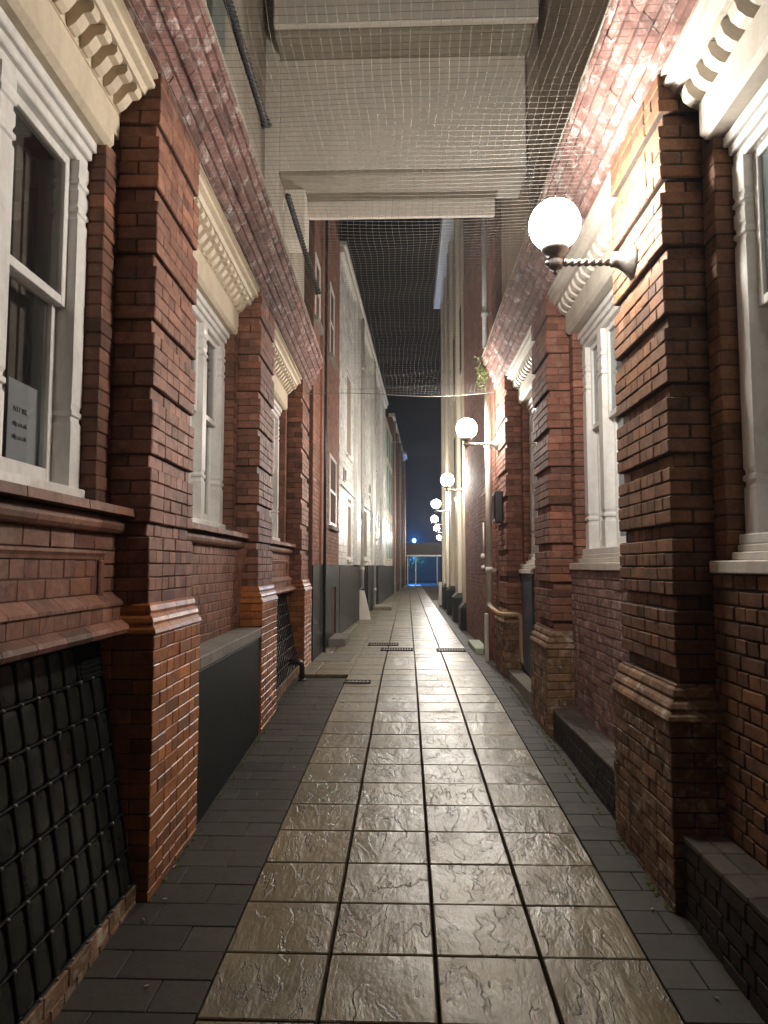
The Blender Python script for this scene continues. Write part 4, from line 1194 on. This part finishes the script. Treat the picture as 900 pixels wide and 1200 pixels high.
t = MB(); t.box(-3, 0.0, 21.25, 36.8, -1.7, 7.7); t.build('wall', M['brickFar'], rb)
t = MB(); t.box(-0.2, 0.12, 21.25, 36.8, 7.7, 7.9, bev=0.02); t.build('parapet', M['creamWall'], rb)
t = MB(); t.box(0.0, 0.02, 21.3, 36.8, -1.6, 0.0); t.build('dado', M['dado'], rb)
for y in (25.5, 31.5):
    t = MB(); t.box(0.0205, 0.12, y, y + 0.7, -1.5, 7.6, bev=0.01); t.build('pilaster', M['brickFar'], rb)
for i, (y, lab) in enumerate(((21.9, 'pale downpipe at the near edge of the far red brick warehouse'), (28.6, 'pale downpipe in the middle of the far red brick warehouse'), (36.5, 'pale downpipe at the far end of the red brick warehouse'))):
    q = wpt(y, 0.1, 0); downpipe(q[0], q[1], zf(40), 7.6, 'pipeW', lab, r=0.055)
db = empty('dark_block', 'dark brick block closing the left side before the canopy', 'building', None, (XW, 15.08, 0), A19)
t = MB(); t.box(-3, 0.03, 36.9, 39.4, -1.7, 8.2); t.build('wall', M['brickDark'], db)
t = MB(); t.box(-0.2, 0.2, 36.9, 39.4, 8.2, 8.4); t.build('parapet', M['creamWall'], db)

# ---------------------------------------------------------------- right, beyond the piers
rh = empty('brick_house', 'narrow red brick house with a shallow buttress beside the cream building', 'house', None, (1.33, 0, 0))
FS = Facade(rh, True, 0.006)
t = MB(); t.box(0.012, 3, 10.42, 16.2, -1.7, 9.5); rw = t.build('wall', M['mortRed'], rh)
skin(FS, rw, 10.45, 16.2, zf(12) - 0.02, 6.6, [], 'brickR')
t = MB(); FS.box(t, 0.0005, 0.07, 11.3, 11.85, zf(12), 1.15); bt_ = t.build('buttress', M['mortRed'], rh)
FS.face(bt_, 0.078, 11.3, 11.85, zf(12), 1.15, 'brickR', depth=0.03)
t = MB(); FS.prism(t, [(0.0, 1.15), (0.085, 1.15), (0.0, 1.42)], 11.28, 11.87); t.build('buttress_cap', M['brickR'], rh)
FS.br.finish(limit=0)
downpipe(1.21, 10.52, zf(10.5) + 0.85, 2.55, 'pipeW', 'white downpipe beside the second globe lamp, meeting a tan pipe at its foot')
downpipe(1.20, 10.62, 3.3, 5.6, 'pipeG', 'pale grey downpipe high on the right wall, above the end of the brick cornice')
bx = empty('wall_box', 'black rectangular box fixed to the pier below the second globe lamp', 'box', None, (1.33, 9.98, 0.6))
t = MB(); t.box(-0.11, 0.0, -0.12, 0.16, 0.0, 0.44, bev=0.012); t.build('case', M['pipeK'], bx)
t = MB(); t.box(-0.118, -0.1105, -0.09, 0.13, 0.05, 0.39, bev=0.004); t.build('lid', M['iron'], bx)
t = MB(); z0 = zf(9.5)
t.tube([(1.20, 10.5, z0 + 0.90)] + [(1.19, 9.95, z0 + 0.86), (1.21, 9.50, z0 + 0.83), (1.27, 9.47, z0 + 0.82)] + arc((1.43, 9.47, z0 + 0.75), 0.07, 90, 0, 5, 'xz') + [(1.50, 9.47, z0 + 0.30)] + [(1.51, 9.44, z0 + 0.22), (1.54, 9.38, z0 + 0.17), (1.56, 9.2, z0 + 0.16)], 0.033, 10)
tag(t.build('tan_pipe', M['pipeO']), 'tan painted pipe bent round the low pier base beside the blue door', 'pipe')
t = MB(); t.box(1.19, 1.245, 11.0, 11.1, zf(11) - 0.02, zf(11) + 0.72, bev=0.006); tag(t.build('bollard', M['sill']), 'short pale square post at the foot of the right wall, beside the pale green step', 'post')
t = MB(); t.box(1.12, 1.42, 11.9, 13.3, zf(12) - 0.02, zf(12) + 0.09, bev=0.01); tag(t.build('doorstep', M['lightGreen']), 'low pale green doorstep beside the short pale post', 'step')
wl2 = empty('wall_light', 'small bulkhead fitting on a vertical conduit on the narrow red brick house', 'fitting', None, (1.24, 11.55, 0.15))
t = MB(); t.tube([(0, 0, 0.0), (0, 0, 0.55)], 0.012, 8); t.build('conduit', M['pipeW'], wl2)
t = MB(); t.lathe([(0.0, -0.05), (0.035, -0.04), (0.045, 0.0), (0.035, 0.04), (0.0, 0.05)], (-0.01, 0, 0), 'z', 12); t.lathe([(0.0, -0.22), (0.03, -0.21), (0.04, -0.18), (0.03, -0.15), (0.0, -0.14)], (-0.01, 0, 0), 'z', 12); t.build('fitting', M['pipeW'], wl2)
# weed on the cornice end
def weed(c, label):
    t = MB()
    for k in range(520):
        a = R_.uniform(0, 6.28); u = R_.random()
        p = Vector(c) + Vector((R_.gauss(0, 0.045), R_.gauss(0, 0.06), R_.gauss(0, 0.12)))
        d = Vector((math.cos(a), math.sin(a), R_.uniform(-0.6, 0.7))).normalized(); s = d.cross(Vector((0, 0, 1))).normalized()
        L = R_.uniform(0.018, 0.042); w = L * 0.32
        n = d.cross(s) * L * 0.15
        t.add([p, p + d * L * 0.5 + s * w + n, p + d * L, p + d * L * 0.5 - s * w + n], [(0, 1, 2), (0, 2, 3)])
    r = empty('wall_fern', label, 'plant', None, c)
    fo = t.build('foliage', M['fern'], r, kind='stuff'); fo.location = (-c[0], -c[1], -c[2])
    st_ = MB()
    for k in range(5): st_.tube([(0.03, 0, -0.05), (R_.gauss(0, .03), R_.gauss(0, .03), 0.05), (R_.gauss(0, .05), R_.gauss(0, .05), 0.16)], 0.004, 5)
    st_.build('stem', M['fern'], r)
    return r
weed((1.15, 10.47, 2.92), 'yellow-green fern growing out of the end of the right brick cornice')

cb = empty('cream_building', 'tall cream painted building with pilasters and overhanging eaves, behind the row of globe lamps', 'building', None, (1.40, 0, 0))
t = MB(); t.box(0.03, 3.5, 16.22, 27.0, -1.7, 10.6); t.build('wall', M['creamWall'], cb)
for (y, w) in ((16.25, 0.55), (18.6, 0.5), (21.3, 0.5), (24.0, 0.5), (26.5, 0.48)):
    t = MB(); t.box(-0.08, 0.0295, y, y + w, -0.75, 10.5, bev=0.01); t.build('pilaster', M['creamWall'], cb)
for (y, w) in ((17.1, 1.3), (19.5, 1.5), (22.2, 1.5)):
    for z in (1.9, 4.9):
        t = MB(); t.box(0.0, 0.029, y, y + w, z, z + 1.9, bev=0.004); wi = t.build('window', M['pipeW'], cb)
        t = MB(); t.box(-0.006, -0.001, y + 0.08, y + w - 0.08, z + 0.08, z + 1.82); t.build('pane', M['dark'], wi)
t = MB(); t.box(-0.34, 0.3, 16.2, 27.1, 10.0, 10.15); t.box(-0.36, -0.26, 16.2, 27.1, 10.155, 10.3, bev=0.02); t.build('eaves', M['pipeG'], cb)
for i, (y, w, h, lab) in enumerate(((16.1, 0.7, 0.62, 'nearest'), (18.5, 0.7, 0.75, 'second'), (21.2, 0.75, 0.85, 'third'), (24.0, 0.7, 0.85, 'farthest'))):
    t = MB(); e = 0.02
    t.loft([(-0.20, 0.028, y, y + w, zf(20) - 0.02), (-0.20, 0.028, y, y + w, zf(20) + h - 0.12), (-0.10, 0.028, y + 0.05, y + w - 0.05, zf(20) + h)])
    t.build('plinth_block', M['dado'], cb)
q = downpipe(1.34, 22.0, zf(22), 9.9, 'pipeW', 'pale downpipe on the cream building between two pilasters')
t = MB(); t.box(1.16, 1.28, 26.2, 26.5, zf(26), zf(26) + 0.85, bev=0.01); tag(t.build('bollard', M['pipeW']), 'white square post at the far corner of the cream building', 'post')
fb = empty('far_building', 'low pale building beyond the cream one, behind the farthest globe lamps', 'building', None, (1.46, 27.1, 0), -math.radians(3.0))
t = MB(); t.box(0.05, 4, 0, 26, -1.7, 4.0); t.build('wall', M['creamWall'], fb)
t = MB(); t.box(-0.05, 4, 0, 26, 4.0, 4.25, bev=0.03); t.build('parapet', M['pipeG'], fb)
for y in range(2, 25, 4):
    t = MB(); t.box(0.0, 0.0495, y, y + 1.4, -0.2, 2.2, bev=0.01); wi = t.build('window', M['pipeW'], fb)
    t = MB(); t.box(-0.006, -0.001, y + 0.1, y + 1.3, -0.1, 2.1); t.build('pane', M['dark'], wi)

# ---------------------------------------------------------------- the far end: canopy, yard, blue lamp
cp = empty('canopy', 'low dark flat-roofed canopy across the far end of the alley, with a white edge', 'canopy', None, (1.2, 54, zf(54)))
def cpart(name, x0, x1, y0, y1, z0, z1, mat, bev=0.0):
    t = MB(); t.box(x0 - 1.2, x1 - 1.2, y0 - 54, y1 - 54, z0 - zf(54), z1 - zf(54), 0, bev); return t.build(name, M[mat], cp)
cpart('roof', -0.9, 3.3, 54.1, 58, 0.82, 1.75, 'canopy'); cpart('edge', -0.9, 3.3, 54.0, 54.098, 0.70, 0.82, 'pipeW', 0.01)
cpart('ridge', -0.9, 3.3, 57.9, 58.1, 1.752, 1.80, 'pipeG')
for x in (0.0, 0.62, 2.25): cpart('post', x, x + 0.09, 54.2, 54.29, zf(54), 0.80, 'pipeW', 0.01)
cpart('side_screen', -0.9, 0.05, 55, 55.1, zf(54), 0.8, 'dark'); cpart('side_screen', 2.6, 3.3, 55, 55.1, zf(54), 0.8, 'dark')
yw = empty('yard_wall', 'dark wall behind the blue-lit yard at the end of the alley', 'wall', None, (1.2, 68, zf(60)))
t = MB(); t.box(-12, 12, 0, 0.4, 0, 3.2); t.build('wall', M['brickDark'], yw)
t = MB(); t.box(-12, 12, -0.1, 0.5, 3.202, 3.3); t.build('coping', M['concrete'], yw)
# yard tree seen under the canopy
tr = empty('small_tree', 'small tree lit blue in the yard beyond the canopy', 'tree', None, (0.75, 62, zf(60)))
t = MB(); t.tube([(0, 0, 0), (0.03, 0, 0.7), (-0.02, 0.02, 1.2)], [0.09, 0.07, 0.05], 8)
for k in range(6):
    a = k * 1.05; t.tube([(-0.01, 0.01, 1.0 + 0.05 * k), (0.3 * math.cos(a), 0.3 * math.sin(a), 1.5 + 0.06 * k), (0.6 * math.cos(a), 0.6 * math.sin(a), 1.8 + 0.1 * k)], [0.035, 0.022, 0.01], 6)
t.build('trunk', M['concrete'], tr)
t = MB()
for k in range(900):
    p = Vector((R_.gauss(0, 0.45), R_.gauss(0, 0.45), 1.75 + R_.gauss(0, 0.32))); d = Vector((R_.gauss(0, 1), R_.gauss(0, 1), R_.gauss(0, 0.6))).normalized(); s = d.cross(Vector((0.1, 0.2, 1))).normalized()
    L = R_.uniform(0.06, 0.13); t.add([p, p + d * L * 0.5 + s * L * 0.3, p + d * L, p + d * L * 0.5 - s * L * 0.3], [(0, 1, 2, 3)])
t.build('crown', M['fern'], tr)
# blue lamp on a pole beyond the canopy
bl = empty('blue_lamp', 'small bright blue lamp on a pole above the canopy roof', 'lamp', None, (0.62, 61.0, zf(60)))
t = MB(); t.tube([(0, 0, 0), (0, 0, 3.5)], 0.05, 10); t.build('pole', M['pipeG'], bl)
t = MB(); gp = []
for k in range(13):
    a = math.radians(-90 + 180 * k / 12); gp.append((max(0.0005, 0.11 * math.cos(a)), 3.60 + 0.11 * math.sin(a)))
t.lathe(gp, (0, 0, 0), 'z', 18); t.build('bulb', M['blue'], bl)

# ---------------------------------------------------------------- litter and moss in the gutters
t = MB()
for k in range(34):
    s = -1 if R_.random() < 0.5 else 1
    y = R_.uniform(2.4, 9.5); x = R_.uniform(-1.30, -0.85) if s < 0 else R_.uniform(1.05, 1.28)
    a = R_.uniform(0, 3.14); L = R_.uniform(0.003, 0.010); w = R_.uniform(0.002, 0.004); z = zf(y) + 0.0035
    c, s_ = math.cos(a), math.sin(a)
    v = [(x + c * p * L - s_ * q * w, y + s_ * p * L + c * q * w, z + h * 0.004) for h in (-1, 1) for p in (-1, 1) for q in (-1, 1)]
    t.add(v, [(0, 1, 3, 2), (4, 6, 7, 5), (0, 4, 5, 1), (2, 3, 7, 6), (0, 2, 6, 4), (1, 5, 7, 3)])
tag(t.build('litter', M['litter']), None, None, None, 'stuff')
t = MB()
for k in range(420):
    y = R_.uniform(1.8, 3.6) if k < 170 else R_.uniform(3.6, 9.5)
    xw = -1.2567 - math.tan(A13) * y
    x = xw + (-0.055 + R_.gauss(0.012, 0.008) if y < 3.6 else 0.062 + abs(R_.gauss(0, 0.012)))
    z = (zf(3.66) + 0.085 if (y < 3.6 and R_.random() < 0.5) else zf(y))
    if y > 3.6 and R_.random() < 0.5: x = 1.33 - 0.062 - abs(R_.gauss(0, 0.012))
    r = R_.uniform(0.004, 0.011)
    t.add([(x - r, y - r * 2, z), (x + r, y - r * 2, z), (x + r, y + r * 2, z), (x - r, y + r * 2, z), (x, y, z + r * 1.2)], [(0, 1, 4), (1, 2, 4), (2, 3, 4), (3, 0, 4)])
tag(t.build('moss', M['moss']), None, None, None, 'stuff')

# ---------------------------------------------------------------- damp night air
t = MB(); t.box(-210, 210, -20, 310, -3.2, 12.5)
hz = t.build('haze', [], kind='stuff')
hm = bpy.data.materials.new('damp_air'); hm.use_nodes = True; hm.node_tree.nodes.clear()
ho = hm.node_tree.nodes.new('ShaderNodeOutputMaterial'); hv = hm.node_tree.nodes.new('ShaderNodeVolumePrincipled')
hv.inputs['Color'].default_value = (0.9, 0.92, 1.0, 1); hv.inputs['Density'].default_value = 0.0014; hv.inputs['Anisotropy'].default_value = 0.3
hm.node_tree.links.new(hv.outputs[0], ho.inputs['Volume']); hz.data.materials.clear(); hz.data.materials.append(hm)

# ---------------------------------------------------------------- lift the scene so that the ground is near z = 0
for o in list(SC.objects):
    if o.parent is None and o.type != 'CAMERA': o.location.z += LIFT
